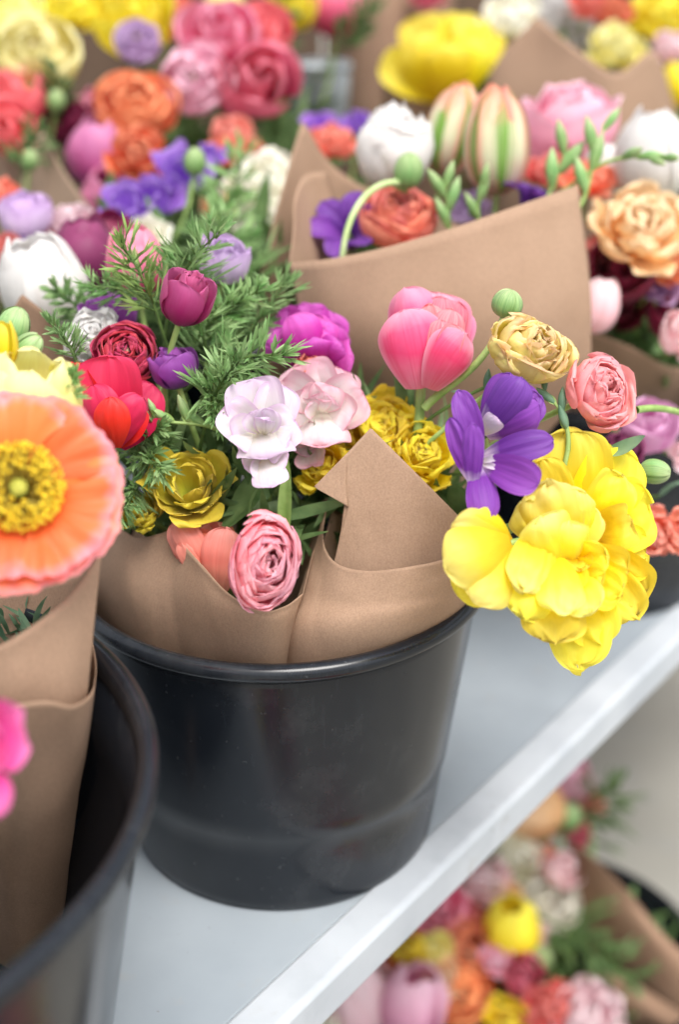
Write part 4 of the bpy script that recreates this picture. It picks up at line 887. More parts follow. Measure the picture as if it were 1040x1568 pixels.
# feathery leaves
FG = 'feathery leaf sprays of the central bucket'
ff = [
 (275, 405, .89, 170, (.3, 1, .4), 'topmost feathery leaf spray, standing up beside the pale lavender flower', 1.2),
 (225, 430, .875, 165, (-.25, 1, .5), 'bright feathery leaf spray in front of the pink tulip', 1.3),
 (190, 440, .90, 120, (-1, .4, .3), 'feathery leaf spray reaching left over the violet flower', 1.),
 (105, 520, .86, 90, (-.3, 1, .3), 'small feathery tuft left of the fringed white flower', 1.),
 (340, 470, .90, 150, (.7, .8, .3), 'feathery leaf spray right of the dark magenta flower', 1.3),
 (400, 480, .93, 150, (.6, .9, .3), 'feathery leaf spray left of the bright magenta flower', 1.3),
 (370, 540, .87, 170, (.8, .4, .5), 'feathery leaf spray reaching toward the pink flushed white flower', 1.4),
 (330, 590, .85, 170, (.3, .8, .7), 'feathery leaf spray above the white freesia', 1.4),
 (320, 520, .90, 180, (.1, 1, .6), 'dense feathery leaf spray in the shade under the dark magenta flower', 1.3),
 (328, 612, .85, 120, (.2, -.6, .7), 'feathery leaf tips hanging beside the white freesia', 1.2),
 (225, 705, .865, 140, (.5, -.6, .7), 'feathery leaf spray hanging under the scarlet tulip', 1.4),
 (225, 665, .87, 120, (.8, .3, .7), 'feathery leaf spray between the scarlet tulip and the green buds', 1.2),
 (205, 765, .86, 100, (-.1, -.9, .5), 'thin feathery leaves over the shaded olive tulip', 1.),
 (92, 610, .76, 100, (.3, .9, .5), 'thin feathery leaves behind the rim of the orange poppy', 1.),
]
for i, (x, y, d, L, ax, lab, w) in enumerate(ff):
    feathery(x, y, d, L*.74, ax, (AL[0]+.01*math.sin(i), AL[1]+.02, .06), lab, FG, 60+i, FERN if i != 1 else STEM, n=10, wid=w, dense=1.15)

# ------------------------------------------------------------------ lower left bucket
ALL = (-.17, -.29, .05)
GP = 'flowers in the large lower left bucket'
pr_, pS, pM, pb = flower('poppy', 'poppy', 28, 752, .695, 326, (.22, .28, 1), 'large orange poppy with pink rim and yellow stamens at the left edge', 'poppy', ALL, GP, spin=.5, stretch=(1.0, 1.0, 1), srad=.003)
def poppy_petals(root, S):
    r = np.random.default_rng(8)
    for k, (ph, A, lift, R0) in enumerate(((.5, 1.0, .0, 1.0), (2.1, 1.0, -.012, .98), (3.7, 1.0, .0, 1.0), (5.3, 1.0, -.014, .99), (1.3, .95, .035, .93), (3.3, 1.0, .045, .90), (5.0, .9, .04, .92))):
        u = np.linspace(0, 1, 34); v = np.linspace(-1, 1, 61); uu, vv = np.meshgrid(u, v, indexing='ij')
        ang = ph+vv*A*(.62+.38*uu)+.03*np.sin(uu*6+k); p1, p2 = r.uniform(0, 6, 2)
        Re = R0*(1-.10*np.abs(vv)**3.2)*(1+.018*np.sin(9*vv+p1)+.010*np.sin(23*vv+p2)+.008*np.sin(41*vv+p1))
        R = .5*S*Re*uu
        z = S*(.12*uu**1.3+lift*1.3*uu-.05*uu**4-.012*np.abs(vv)**3*uu)
        z = z+S*.017*uu**1.5*np.sin(17*vv+p2+1.5*np.sin(uu*4+p1))*(.5+.5*np.sin(uu*7+p1))+S*.013*uu**3*np.sin(8*vv+p1)
        P = np.stack([R*np.cos(ang), R*np.sin(ang), z], -1)
        z2 = sines(P/S, 9, .012*S, 40+k)*uu; P[..., 2] += z2
        mb = MB(); mb.grid(P, np.stack([(vv*.5+.5)*.5+.25, uu*.97], -1)); mb.obj('petal', PM('poppy'), root)
def poppy_middle(root, S):
    r = np.random.default_rng(5); AN = noise_mat('anther_yellow', '#F4C81E', '#FCEA50', 300, .7, .2); FI = noise_mat('filament', '#D8B83A', '#F0DE7A', 200, .6, .3)
    mf = MB(); ma = MB()
    for i in range(640):
        a = r.uniform(0, 6.283); f = r.uniform(0, 1)**.45; R = S*(.06+.155*f); h = S*(.135+.05*(1-f)+r.uniform(-.025, .025))
        d = np.array([math.cos(a), math.sin(a), 0]); p0 = d*S*.04+np.array([0, 0, .01*S]); p3 = d*R+np.array([0, 0, h])
        C = bez([p0, d*R*.5+np.array([0, 0, h*.4]), d*R*.95+np.array([0, 0, h*.7]), p3], np.linspace(0, 1, 5)); tube(mf, C, .00035, 4)
        ball(ma, p3, 0.00085*r.uniform(.7, 1.3), n=5, squash=(1, 1, 1.3))
    tag(mf.obj('filaments', FI, root), kind='stuff'); tag(ma.obj('anthers', AN, root), kind='stuff')
    mb = MB(); ball(mb, (0, 0, S*.08), S*.045, n=12, squash=(1, 1, 1.35)); mb.obj('seed_pod', noise_mat('pod', '#5C6A28', '#8E9440', 120, .6), root)
    mb = MB()
    for k in range(10):
        a = k*.6283; d = np.array([math.cos(a), math.sin(a), 0]); q = np.linspace(0, 1, 4)[:, None]
        tube(mb, np.array([0, 0, S*.141])+d*S*.038*q-np.array([0, 0, 1])*S*.014*q**2, .0011, 6)
    mb.obj('stigma', noise_mat('stigma', '#8C8C28', '#C6C25A', 120, .7), root)
poppy_petals(pr_, pS); poppy_middle(pr_, pS)
flower('cup', 'fuchsia', -45, 1136, .585, 205, (.5, .1, 1), 'hot pink flower cut by the left edge low over the paper wrap', 'open flower', ALL, GP, lod=1, opts=dict(n=10, big=1.5))
flower('tulip', 'lemon', 42, 606, .765, 176, (.25, 1, .35), 'yellow flower with broad petals directly above the orange poppy', 'tulip', ALL, GP, opts=dict(n=8, op=.12, tall=.7, ruf=.03), lod=1)
flower('tulip', 'yellow', 4, 528, .77, 46, (0.1, 1, .3), 'small tubular yellow bloom at the left edge above the broad yellow one', 'tulip', ALL, GP, opts=dict(n=4, tall=1.4), lod=1)
flower('bud', '', 20, 500, .80, 52, (.4, 1, .2), 'round striped green bud at the left edge beside the brown paper corner', 'flower bud', ALL, GP, mat=BUD)
flower('bud', '', 42, 532, .79, 44, (.7, .6, .2), 'lower of two green buds behind the broad yellow flower', 'flower bud', ALL, GP, mat=BUD)

# ------------------------------------------------------------------ tall paper cone
AC = (-.015, .33, .05); GC = 'flowers in the tall brown paper cone'
flower('ranunculus', 'white', 604, 252, 1.10, 126, (-.05, 1, .12), 'creamy white round peony bloom at the left of the striped tulips', 'peony', AC, GC, name='peony', opts=dict(n=34), stretch=(1, 1, 1.85))
flower('tulip', 'parrot', 694, 200, 1.12, 88, (.2, 1, .2), 'green and peach striped tulip next to the white peony', 'tulip', AC, GC, opts=dict(op=-.02, n=6, tall=1.3, ruf=.03), name='tulip', lod=0)
flower('tulip', 'parrot', 762, 216, 1.08, 104, (-.02, 1, .25), 'larger green and peach striped tulip, the right one of the pair', 'tulip', AC, GC, opts=dict(op=-.02, n=6, tall=1.3, ruf=.03), name='tulip', lod=0)
flower('ranunculus', 'coral', 612, 326, 1.05, 118, (.05, .7, .9), 'coral red ranunculus under the white peony inside the tall paper cone', 'ranunculus', AC, GC)
flower('freesia', 'purple', 532, 352, 1.06, 128, (-.2, .5, 1), 'purple flower in the left corner of the tall paper cone', 'freesia', AC, GC)
flower('freesia', 'purple', 812, 300, 1.07, 90, (.3, 1, .3), 'dark purple and white flower right of the striped tulips', 'freesia', AC, GC)
flower('bud', '', 626, 262, 1.03, 46, (.1, 1, .4), 'round pale green bud in front of the white peony', 'flower bud', at(604, 284, 1.03), GC, mat=BUD, srad=.0018)
loose_stem([(612, 280), (560, 275), (530, 330), (524, 395)], (1.03, 1.0, .99, 1.0), 'pale arched stem bending over the rim of the tall paper cone', .0026, mat=noise_mat('stem_pale', '#A8BE7A', '#C8D8A0', 80, .5, .1))
bud_spray([(690, 400), (690, 340), (685, 300), (680, 285)], (1.04, 1.04, 1.03, 1.03), [(.35, .024, .6), (.55, .026, .9), (.75, .026, .3), (.95, .022, .8)], 'bright green freesia buds in the middle of the tall paper cone', AC, GC)
bud_spray([(735, 360), (735, 330), (725, 300), (745, 285)], (1.04, 1.04, 1.03, 1.03), [(.3, .022, .6), (.6, .024, .9), (.95, .02, .8)], 'short green buds under the larger striped tulip', AC, GC)
bud_spray([(880, 330), (915, 280), (900, 240), (925, 200)], (1.04, 1.04, 1.04, 1.04), [(.25, .028, .2), (.5, .030, .9), (.75, .028, .6), (1, .02, .8)], 'upright green freesia buds above the right corner of the tall paper cone', AC, GC)
bud_spray([(835, 310), (850, 280), (862, 250), (868, 225)], (1.05, 1.05, 1.05, 1.05), [(.25, .030, .6), (.55, .030, .2), (.9, .026, .8)], 'fat green and violet tipped buds between the striped tulips and the right corner', AC, GC)
bud_spray([(905, 262), (940, 235), (985, 240), (1018, 240)], (1.04, 1.03, 1.02, 1.01), [(.45, .022, .3), (.65, .02, .1), (.8, .018, -.2), (.92, .016, .2), (1, .014, -.1)], 'thin green bud spray reaching right across the white tulip', AC, GC)
flower('double', 'lavender', 715, 320, 1.12, 90, (0, .8, .8), 'pale lavender flower deep between the green buds of the tall paper cone', 'ruffled flower', AC, GC, lod=1)
flower('double', 'coral', 512, 218, 1.28, 95, (0, .8, .8), 'coral flower behind the folded left point of the tall paper cone', 'ruffled flower', AC, None, lod=1)
flower('cup', 'violet', 490, 190, 1.32, 72, (0, .8, .8), 'violet flower left above the coral flower behind the folded paper point', 'open flower', AC, None, lod=1, opts=dict(n=8))
flower('cup', 'violet', 545, 188, 1.32, 72, (0, .8, .8), 'violet flower between the coral flower and the white peony', 'open flower', AC, None, lod=1, opts=dict(n=8))

# ------------------------------------------------------------------ right bucket
AB = (.30, .385, .05); GB = 'flowers in the bucket behind the big yellow tulip'
for a in [
 ('rose', 'pink', 866, 190, 1.24, 150, (0, .9, .6), 'large pink peony at the upper right behind the green bud sprays', 'peony'),
 ('double', 'coral', 905, 275, 1.16, 92, (.1, .7, .8), 'coral red flower under the pink peony', 'ruffled flower'),
 ('double', 'coral', 842, 262, 1.18, 80, (.1, .7, .8), 'coral flower behind the fat violet tipped buds', 'ruffled flower'),
 ('tulip', 'white', 1002, 240, 1.15, 112, (-.1, 1, .3), 'large white tulip at the right above the peach flower', 'tulip'),
 ('tulip', 'white', 940, 262, 1.2, 72, (-.8, .6, .3), 'white petal cluster left of the large white tulip', 'tulip'),
 ('double', 'peach', 985, 345, 1.10, 165, (.1, .5, 1), 'big ruffled peach flower at the right edge', 'ruffled flower'),
 ('double', 'orange', 1032, 408, 1.12, 70, (.2, .3, 1), 'orange flower at the right edge under the peach one', 'ruffled flower'),
 ('cup', 'lilac', 1002, 438, 1.13, 85, (.1, .3, 1), 'lilac flower between the orange and burgundy flowers', 'open flower'),
 ('rose', 'burgundy', 952, 412, 1.13, 105, (-.2, .3, 1), 'dark burgundy tulip under the ruffled peach flower', 'garden tulip'),
 ('rose', 'burgundy', 1032, 478, 1.14, 90, (.2, .2, 1), 'burgundy flower at the right edge under the lilac one', 'garden tulip'),
 ('rose', 'burgundy', 950, 462, 1.17, 80, (-.2, -.2, 1), 'lowest burgundy bloom beside the pale pink petals', 'garden tulip'),
 ('tulip', 'pinkpale', 916, 468, 1.10, 66, (.3, 1, .3), 'pale pink tulip squeezed against the right side of the tall paper cone', 'tulip'),
 ('rose', 'pinkpale', 1048, 512, 1.10, 80, (0, .3, 1), 'pale pink flower cut by the right edge under the burgundy flowers', 'garden tulip'),
 ('double', 'salmon', 914, 388, 1.15, 60, (-.2, .5, 1), 'small salmon flower beside the upper right side of the tall paper cone', 'ruffled flower'),
 ('rose', 'mauve', 992, 652, 1.06, 92, (.2, .6, .8), 'mauve flower right of the coral pink ranunculus in front of a black bucket', 'garden tulip'),
 ('rose', 'plum', 952, 688, 1.05, 62, (-.1, .2, 1), 'dark plum flower between the mauve flower and the big yellow tulip', 'garden tulip'),
 ('double', 'salmon', 1003, 818, .98, 78, (.2, .0, 1), 'salmon carnation bloom at the right of the big yellow tulip', 'carnation'),
 ('double', 'salmon', 1050, 812, .98, 70, (.2, .0, 1), 'salmon carnation bloom cut by the right edge', 'carnation'),
 ('cup', 'pinkpale', 1045, 695, 1.06, 60, (.2, .0, 1), 'pale pink flower at the right edge beside the green bud', 'open flower'),
]:
    k = dict(opts=dict(n=8)) if a[0] == 'cup' else {}
    flower(a[0], a[1], a[2], a[3], a[4], a[5]*1.08, a[6], a[7], a[8], AB, GB, lod=1, **k)
leaf(1010, 760, 1.02, 1060, 745, 1.0, 16, 'pale green leaf at the right edge above the salmon carnation blooms', None, LEAFB, (0, 0, .01), AB, 14)

# ------------------------------------------------------------------ left and back rows (out of focus)
A5 = (-.32, .22, .05); A6 = (-.42, .68, .05); A7 = (-.10, .68, .05); A8 = (.24, .78, .05); A9 = (.56, .70, .05)
G5, G6, G7, G8 = 'blurred flowers at the left', 'blurred flowers of the back row, left', 'blurred flowers of the back row, middle', 'blurred flowers of the back row, right'
for a in [
 ('tulip', 'white', 62, 435, 1.02, 118, (-.2, 1, .5), 'big white tulip behind the small brown paper corner', 'tulip', A5, G5),
 ('tulip', 'plum', 128, 392, 1.06, 92, (0, 1, .4), 'dark plum tulip right of the big white tulip', 'tulip', A5, G5),
 ('tulip', 'burgundy', 168, 380, 1.12, 84, (.1, 1, .4), 'dusky burgundy tulip behind the pink tulip and its feathery leaves', 'tulip', A5, G5),
 ('cup', 'violet', 35, 392, 1.1, 70, (0, .5, 1), 'deep violet bloom above the big white tulip', 'open flower', A5, G5),
 ('rose', 'lavender', 36, 330, 1.12, 80, (0, 1, .4), 'pale lavender tulip at the left edge above the violet bloom', 'garden tulip', A5, G5),
 ('double', 'pinkpale', 105, 340, 1.13, 82, (0, .7, .8), 'pale pink ruffled flower above the dark plum tulip', 'ruffled flower', A5, G5),
 ('double', 'coral', 68, 362, 1.13, 62, (0, .5, .8), 'coral bloom between the pale pink ruffled and violet flowers', 'ruffled flower', A5, G5),
 ('double', 'coral', 0, 296, 1.15, 50, (0, .5, .8), 'orange red flower cut by the left edge above the pale lavender tulip', 'ruffled flower', A5, G5),
 ('rose', 'salmon', -2, 400, 1.08, 70, (0, .5, .8), 'salmon flower cut by the left edge beside the violet bloom', 'garden tulip', A5, G5),
 ('cup', 'violet', 192, 318, 1.14, 92, (-.2, .6, 1), 'violet freesia to the lower left of its paler twin', 'freesia', A5, G5),
 ('cup', 'violet', 230, 305, 1.16, 90, (.1, .6, 1), 'middle one of the cluster of violet freesias', 'freesia', A5, G5),
 ('cup', 'violet', 278, 268, 1.18, 92, (.1, .6, 1), 'highest violet freesia of the cluster, under the green bud', 'freesia', A5, G5),
 ('cup', 'cream', 222, 356, 1.12, 66, (.1, .6, 1), 'small cream flower under the violet freesias', 'open flower', A5, G5),
 ('double', 'cream', 405, 290, 1.22, 125, (.0, .7, 1), 'cream white ruffled flower left of the folded paper point', 'ruffled flower', A5, G5),
 ('double', 'cream', 400, 350, 1.2, 85, (.0, .7, 1), 'lower cream flower beside the left side of the tall paper cone', 'ruffled flower', A5, G5),
 ('bud', 'green', 298, 248, 1.15, 40, (.1, 1, .3), 'green bud standing up right of the violet freesias', 'flower bud', A5, G5),
 ('cup', 'violet', 318, 240, 1.2, 50, (.1, .6, 1), 'small violet bloom behind the green bud', 'freesia', A5, G5),
 ('double', 'peach', 336, 315, 1.22, 50, (.1, .6, 1), 'small peach bloom between the violet freesias and the cream flower', 'ruffled flower', A5, G5),
 ('ranunculus', 'lemon', 52, 80, 1.36, 122, (.1, .5, 1), 'large pale lemon ranunculus at the upper left corner', 'ranunculus', A6, G6),
 ('ranunculus', 'lemon', 18, 20, 1.4, 100, (.1, .5, 1), 'lemon ranunculus cut by the top left corner', 'ranunculus', A6, G6),
 ('double', 'yellow', 110, 10, 1.42, 95, (.1, .5, 1), 'bright yellow flower at the top edge right of the lemon ranunculus', 'ruffled flower', A6, G6),
 ('rose', 'yellow', 200, 30, 1.42, 108, (.1, .5, 1), 'yellow bloom behind the small lilac ranunculus near the top', 'garden tulip', A6, G6),
 ('ranunculus', 'lilac', 210, 60, 1.36, 62, (.1, .3, 1), 'small lilac ranunculus in front of the yellow bloom', 'ranunculus', A6, G6),
 ('double', 'coral', 265, 22, 1.5, 72, (.1, .5, 1), 'coral bloom at the top edge beside the yellow one', 'ruffled flower', A6, G6),
 ('rose', 'rosered', 18, 150, 1.34, 90, (-.2, .6, .7), 'dark rose red tulip at the left edge under the lemon ranunculus', 'garden tulip', A6, G6),
 ('rose', 'rosered', 15, 200, 1.3, 80, (-.2, .1, .9), 'lower rose red bloom at the left edge above the grey brown paper', 'garden tulip', A6, G6),
 ('tulip', 'orchid', 152, 235, 1.3, 86, (.1, 1, .4), 'tall orchid pink tulip left of the orange ranunculus', 'tulip', A6, G6),
 ('tulip', 'orchid', 165, 300, 1.28, 70, (.0, .6, .8), 'orchid pink tulip hanging under the tall orchid pink one', 'tulip', A6, G6),
 ('rose', 'burgundy', 108, 190, 1.38, 84, (-.1, .6, .7), 'dark red bloom in the shade above the pale paper point', 'garden tulip', A6, G6),
 ('double', 'hotpink', 140, 165, 1.42, 70, (-.1, .6, .7), 'pink bloom in the shade left of the large orange ranunculus', 'ruffled flower', A6, G6),
 ('ranunculus', 'orange', 210, 158, 1.3, 108, (.1, .5, 1), 'large orange ranunculus left of the orchid pink ranunculus', 'ranunculus', A6, G6),
 ('double', 'orange', 212, 234, 1.24, 88, (.1, .3, 1), 'red orange flower above the violet freesias', 'ruffled flower', A6, G6),
 ('ranunculus', 'pink', 295, 124, 1.32, 104, (.1, .2, 1), 'large pink ranunculus left of the rose red tulips', 'ranunculus', A7, G7),
 ('rose', 'rosered', 395, 128, 1.34, 112, (.2, .1, 1), 'rose red tulip right of the large pink ranunculus', 'garden tulip', A7, G7),
 ('rose', 'hotpink', 340, 62, 1.38, 110, (-.1, .5, 1), 'bright rose bloom above the large pink ranunculus', 'garden tulip', A7, G7),
 ('rose', 'rosered', 395, 58, 1.42, 90, (.1, .6, 1), 'rose bloom at the top above the rose red tulip', 'garden tulip', A7, G7),
 ('double', 'pinkpale', 348, 112, 1.36, 48, (.0, .6, 1), 'small blush bloom between the pink ranunculus and the rose red tulip', 'ruffled flower', A7, G7),
 ('double', 'salmon', 355, 205, 1.3, 66, (.0, .6, 1), 'salmon pink bloom below the rose red tulip', 'ruffled flower', A7, G7),
 ('double', 'coral', 385, 232, 1.28, 48, (.0, .6, 1), 'small red bloom above the cream white ruffled flower', 'ruffled flower', A7, G7),
 ('double', 'coral', 340, 232, 1.28, 52, (.0, .6, 1), 'small coral bloom right of the green bud', 'ruffled flower', A7, G7),
 ('tulip', 'lemon', 345, 10, 1.5, 55, (.0, 1, .3), 'yellow green tulip at the top edge above the bright rose bloom', 'tulip', A7, G7),
 ('rose', 'yellow', 440, 12, 1.52, 78, (.0, .6, .8), 'yellow bloom at the top edge right of the rose blooms', 'garden tulip', A7, G7),
 ('tulip', 'hotpink', 512, 5, 1.55, 78, (.0, 1, .3), 'pink tulip at the top edge beside the shaded upright paper', 'tulip', A7, G7),
 ('double', 'salmon', 235, 10, 1.55, 60, (.0, .5, 1), 'salmon bloom at the top edge between the yellow blooms', 'ruffled flower', A7, G7),
 ('double', 'cream', 785, 30, 1.45, 90, (.0, .5, 1), 'cream white flower left of the high paper peak', 'ruffled flower', A8, G8),
 ('double', 'pinkpale', 765, 85, 1.47, 60, (.0, .5, 1), 'blush flower between the yellow tulip and the high paper peak', 'ruffled flower', A8, G8),
 ('double', 'white', 860, 12, 1.5, 90, (.0, .5, 1), 'white flower just right of the high paper peak', 'ruffled flower', A8, G8),
 ('double', 'coral', 900, 5, 1.46, 50, (.0, .5, 1), 'small coral bloom at the top edge right of the white flower', 'ruffled flower', A8, G8),
 ('double', 'orange', 940, 12, 1.48, 62, (.0, .5, 1), 'orange bloom at the top edge on the right', 'ruffled flower', A8, G8),
 ('double', 'lemon', 945, 75, 1.43, 85, (.0, .5, 1), 'lemon flower over the low side of the broad paper wrap', 'ruffled flower', A8, G8),
 ('double', 'white', 905, 55, 1.5, 70, (.0, .5, 1), 'cream bloom left of the lemon flower at the top right', 'ruffled flower', A8, G8),
 ('double', 'yellow', 1012, 28, 1.5, 90, (.0, .5, 1), 'yellow flower in the top right corner', 'ruffled flower', A9, G8),
 ('double', 'pinkpale', 1030, 72, 1.46, 62, (.0, .5, 1), 'pale pink flower under the yellow one in the top right corner', 'ruffled flower', A9, G8),
 ('tulip', 'yellow', 1040, 130, 1.46, 52, (.0, 1, .3), 'yellow tulip cut by the right edge above the white tulip', 'tulip', A9, G8),
 ('double', 'rosered', 655, -8, 1.7, 50, (.0, .5, 1), 'red bloom at the top edge over the shaded upright paper', 'ruffled flower', A8, G8),
]:
    k = dict(opts=dict(n=9)) if a[0] == 'cup' else (dict(opts=dict(op=.06, n=7)) if a[0] == 'tulip' else {})
    if a[0] == 'bud': k['mat'] = BUD
    flower(a[0], a[1], a[2], a[3], a[4], a[5]*(1.22 if a[0] != 'bud' else .9), a[6], a[7], a[8], a[9], a[10], lod=1, **k)

hero('peony_tulip', 'bright yellow wide open tulip at the top centre above the striped tulips', 'double tulip', [
 ((685, 150, 1.46), (640, 25, 1.47), 84, 8, .7, .1), ((690, 150, 1.46), (718, 22, 1.47), 84, 8, .7, 0), ((690, 150, 1.45), (758, 40, 1.44), 66, 10, .6, 0),
 ((680, 150, 1.44), (584, 92, 1.42), 64, 16, .6, .3), ((682, 150, 1.43), (630, 60, 1.40), 76, 26, -.8, .2), ((695, 150, 1.43), (735, 62, 1.40), 72, 26, -.8, -.1), ((688, 152, 1.42), (685, 66, 1.385), 76, 30, -.8, 0)],
 'yellow', A8, G8, ax=(0, 1, .2), seed=31)
# ------------------------------------------------------------------ bucket on the floor
AF = (.28, .33, Z_FLOOR+.05); AG = (.07, .12, Z_FLOOR+.05); GF = 'flowers of the floor bucket below the table'
for a in [
 ('rose', 'pink', 870, 1188, 1.62, 66, (0, .8, .6), 'pink bloom furthest up against the concrete, below the table edge', 'garden tulip'),
 ('tulip', 'peach', 812, 1242, 1.58, 74, (-.9, .1, .4), 'peach tulip lying along the table edge', 'tulip'),
 ('double', 'salmon', 905, 1232, 1.62, 40, (0, .8, .6), 'small salmon bloom on the leaves against the concrete', 'ruffled flower'),
 ('double', 'cream', 795, 1312, 1.54, 72, (0, .5, .9), 'cream bloom below the peach tulip', 'ruffled flower'),
 ('double', 'orange', 842, 1320, 1.54, 44, (0, .5, .9), 'small orange bloom between the two cream ones below the table', 'ruffled flower'),
 ('ranunculus', 'cream', 843, 1385, 1.5, 74, (0.2, .4, 1), 'cream ranunculus left of the dim brown paper', 'ranunculus'),
 ('tulip', 'yellow', 785, 1422, 1.46, 70, (-.1, 1, .5), 'yellow tulip below the cream ranunculus', 'tulip'),
 ('ranunculus', 'orange', 718, 1462, 1.45, 98, (0, .4, 1), 'larger orange ranunculus below the table edge', 'ranunculus'),
 ('ranunculus', 'orange', 706, 1525, 1.42, 84, (0, .3, 1), 'lower orange ranunculus at the bottom edge', 'ranunculus'),
 ('rose', 'yellow', 626, 1452, 1.42, 54, (-.4, .5, 1), 'small yellow bloom against the table edge', 'garden tulip'),
 ('rose', 'lemon', 664, 1450, 1.42, 44, (.3, .5, 1), 'small lime bloom right of the small yellow one', 'garden tulip'),
 ('double', 'hotpink', 668, 1395, 1.47, 84, (0, .5, 1), 'pink ruffled bloom under the table edge above the orange ranunculus', 'ruffled flower'),
 ('double', 'coral', 722, 1400, 1.5, 70, (0, .5, 1), 'coral bloom behind the larger orange ranunculus', 'ruffled flower'),
 ('double', 'hotpink', 600, 1482, 1.46, 80, (0, .5, 1), 'pink bloom shaded by the table edge left of the small yellow one', 'ruffled flower'),
 ('tulip', 'pinkpale', 548, 1530, 1.4, 92, (-.3, 1, .5), 'pale pink tulip at the bottom edge next to the table', 'tulip'),
 ('tulip', 'pink', 632, 1535, 1.38, 84, (.2, 1, .5), 'pink tulip at the bottom edge left of the lower orange ranunculus', 'tulip'),
 ('double', 'cream', 490, 1568, 1.38, 70, (0, .5, 1), 'cream bloom in the corner between table edge and bottom edge', 'ruffled flower'),
 ('rose', 'rosered', 800, 1495, 1.42, 54, (0, .5, 1), 'red bloom right of the lower orange ranunculus', 'garden tulip'),
 ('double', 'coral', 838, 1540, 1.4, 66, (0, .5, 1), 'coral bloom at the bottom edge below the red one', 'ruffled flower'),
 ('double', 'pinkpale', 905, 1556, 1.4, 92, (0, .5, 1), 'large pale pink bloom at the bottom edge beside the dim brown paper', 'ruffled flower'),
 ('double', 'yellowdeep', 778, 1572, 1.4, 70, (0, .5, 1), 'yellow bloom at the bottom edge', 'ruffled flower'),
 ('double', 'rosered', 885, 1275, 1.6, 36, (0, .5, 1), 'tiny red bloom among leaves above the dim brown paper', 'ruffled flower'),
 ('double', 'pinkpale', 745, 1345, 1.5, 62, (0, .5, 1), 'blush bloom behind the pink ruffled one close to the table edge', 'ruffled flower'),
 ('double', 'peach', 772, 1368, 1.5, 50, (0, .5, 1), 'small peach bloom above the yellow tulip on the floor', 'ruffled flower'),
 ('rose', 'pinkpale', 862, 1330, 1.5, 50, (.3, .5, 1), 'small blush bloom right of the two cream ones below the table', 'garden tulip'),
 ('double', 'salmon', 575, 1500, 1.42, 70, (0, .5, 1), 'salmon bloom near the bottom edge next to the table', 'ruffled flower'),
 ('double', 'peach', 672, 1500, 1.4, 58, (0, .5, 1), 'peach bloom left of the lower orange ranunculus', 'ruffled flower'),
 ('double', 'pink', 760, 1470, 1.43, 44, (0, .5, 1), 'small pink bloom right of the larger orange ranunculus', 'ruffled flower'),
 ('cup', 'pinkpale', 815, 1440, 1.45, 48, (0, .5, 1), 'small pale bloom between the yellow tulip and the green spray', 'open flower'),
 ('double', 'peach', 850, 1215, 1.62, 52, (0, .5, 1), 'peach bloom just under the highest pink one against the concrete', 'ruffled flower'),
]:
    k = dict(opts=dict(op=.03, n=6)) if a[0] == 'tulip' else (dict(opts=dict(n=9)) if a[0] == 'cup' else {})
    flower(a[0], a[1], a[2], a[3], a[4], a[5]*1.32, a[6], a[7], a[8], AF if a[2] > 600 else AG, GF, lod=1, **k)

# two unseen buckets added before the table so the glossy plastic has something to reflect
r_ = np.random.default_rng(77)
for bi, (bx, by, cols) in enumerate(((-.06, -.60, ('fuchsia', 'lemon', 'hotpink', 'cream', 'pink', 'yellow')), (.20, -.28, ('coral', 'pinkpale', 'rosered', 'lemon', 'orange', 'orchid')))):
    bucket(bx, by, Z_FLOOR, .15, .12, .24, 'unseen black bucket added on the floor in front of the table for reflections, ' + ('nearest one' if bi == 0 else 'one nearer the table edge'), None)
    for k in range(10):
        a = k*GA; R = .14*math.sqrt((k+.5)/10); p = np.array([bx+R*math.cos(a), by+R*math.sin(a), Z_FLOOR+.40-.5*R]); dd = p-CAM; dep = dd@FWD
        if dep < .2: dep = .2
        px_, py_ = 520+F*(dd@RIGHT)/dep, 784-F*(dd@UP)/dep
        flower('double' if k % 2 else 'rose', cols[k % 6], px_, py_, dep, .085/dep*F, (math.cos(a)*.5, .8, .6), 'flower added outside the picture for reflections, in the floor bucket before the table', 'flower', (bx, by, Z_FLOOR+.05), 'added unseen flowers in front of the table', name='added_cut_flower', lod=2)

# ------------------------------------------------------------------ leaf masses between the stems
greenery((-.03, .02, .255), (.08, .075, .045), 300, 1, 'mixed dark green leaves deep between the stems of the central bouquet', L=.045, w=.005)
greenery((.07, .03, .25), (.06, .06, .04), 200, 2, 'mixed green leaves deep in the right wrap of the central bucket', L=.045, w=.005)
greenery((-.015, .30, .30), (.12, .09, .05), 350, 3, 'green leaves deep inside the tall brown paper cone', L=.05, w=.006)
greenery((.31, .38, .235), (.12, .10, .05), 260, 4, 'green leaves under the flowers of the right hand bucket', L=.05, w=.007)
greenery((-.32, .24, .26), (.12, .11, .06), 380, 5, 'dark green leaves under the blurred flowers at the left', mat=LEAF, L=.055, w=.007)
greenery((-.12, .36, .28), (.10, .09, .06), 260, 10, 'dim green leaves behind the feathery sprays, left of the tall paper cone', mat=LEAF, L=.05, w=.006)
greenery((-.42, .70, .31), (.16, .12, .08), 420, 6, 'dark leaves under the lemon and orange ranunculus of the back row', mat=LEAF, L=.06, w=.008)
greenery((-.10, .68, .32), (.15, .12, .07), 360, 7, 'dark leaves under the rose red flowers of the back row', mat=LEAF, L=.06, w=.008)
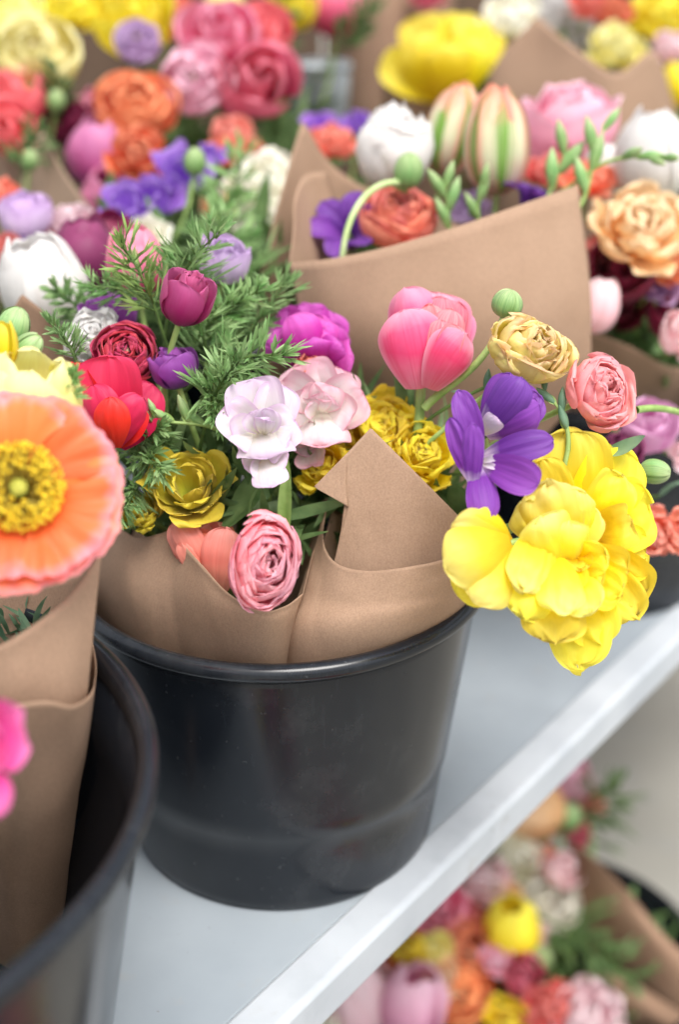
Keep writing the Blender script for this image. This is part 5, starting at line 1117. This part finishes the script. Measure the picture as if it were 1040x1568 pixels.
greenery((.28, .80, .34), (.2, .12, .08), 400, 8, 'leaves among the pale flowers at the top right', mat=LEAF, L=.06, w=.008)
greenery((.25, .34, -.47), (.15, .15, .04), 260, 9, 'leaves between the flowers of the floor bucket', mat=LEAF, L=.06, w=.008)
greenery(tuple(at(30, 985, .82)), (.025, .02, .01), 50, 11, 'dim leaves inside the wrap under the orange poppy', mat=LEAFB, L=.022, w=.003)
for i, (x, y, d, L, ax, lab) in enumerate([
 (370, 400, 1.08, 140, (0, 1, .3), 'dark blurred feathery spray left of the tall paper cone'),
 (350, 330, 1.15, 150, (.2, 1, .3), 'blurred feathery spray under the cream white flower'),
 (125, 475, .955, 90, (-.5, .6, .4), 'blurred feathery spray in front of the big white tulip'),
 (900, 1240, 1.6, 150, (.6, .6, .5), 'feathery spray against the concrete below the table'),
 (905, 1440, 1.42, 140, (.9, -.3, .5), 'green spray lying over the dim brown paper'),
 (735, 1340, 1.52, 130, (-.4, .6, .5), 'feathery spray beside the table edge above the pink ruffled bloom'),
 (410, 60, 1.5, 120, (.6, .6, .5), 'blurred green spray right of the rose blooms'),
 (540, 50, 1.5, 90, (.6, .6, .5), 'blurred green sprig beside the pink tulip at the top edge'),
 (85, 150, 1.35, 80, (0, 1, .5), 'blurred bright green sprig under the lemon ranunculus'),
 (45, 235, 1.25, 80, (.5, 1, .5), 'blurred pale green sprig before the grey brown paper')]):
    an = AF if y > 1000 else (A5 if d < 1.2 else A6 if x < 300 else A7)
    feathery(x, y, d, L, ax, an, lab, 'out of focus leaf sprays', 200+i, LEAF if i > 2 else FERN, n=8, wid=2.2)
for i, (x, y, d, R, lab) in enumerate([(85, 155, 1.33, 30, 'pale green ranunculus bud under the lemon ranunculus'), (45, 245, 1.24, 28, 'pale green bud in front of the grey brown paper wrap'),
        (872, 1250, 1.58, 40, 'green bud among the leaves against the concrete'), (830, 1468, 1.44, 36, 'green bud right of the yellow tulip on the floor')]):
    flower('bud', '', x, y, d, R, (.2, 1, .5), lab, 'flower bud', AF if y > 1000 else A6, None, mat=BUD, lod=1)
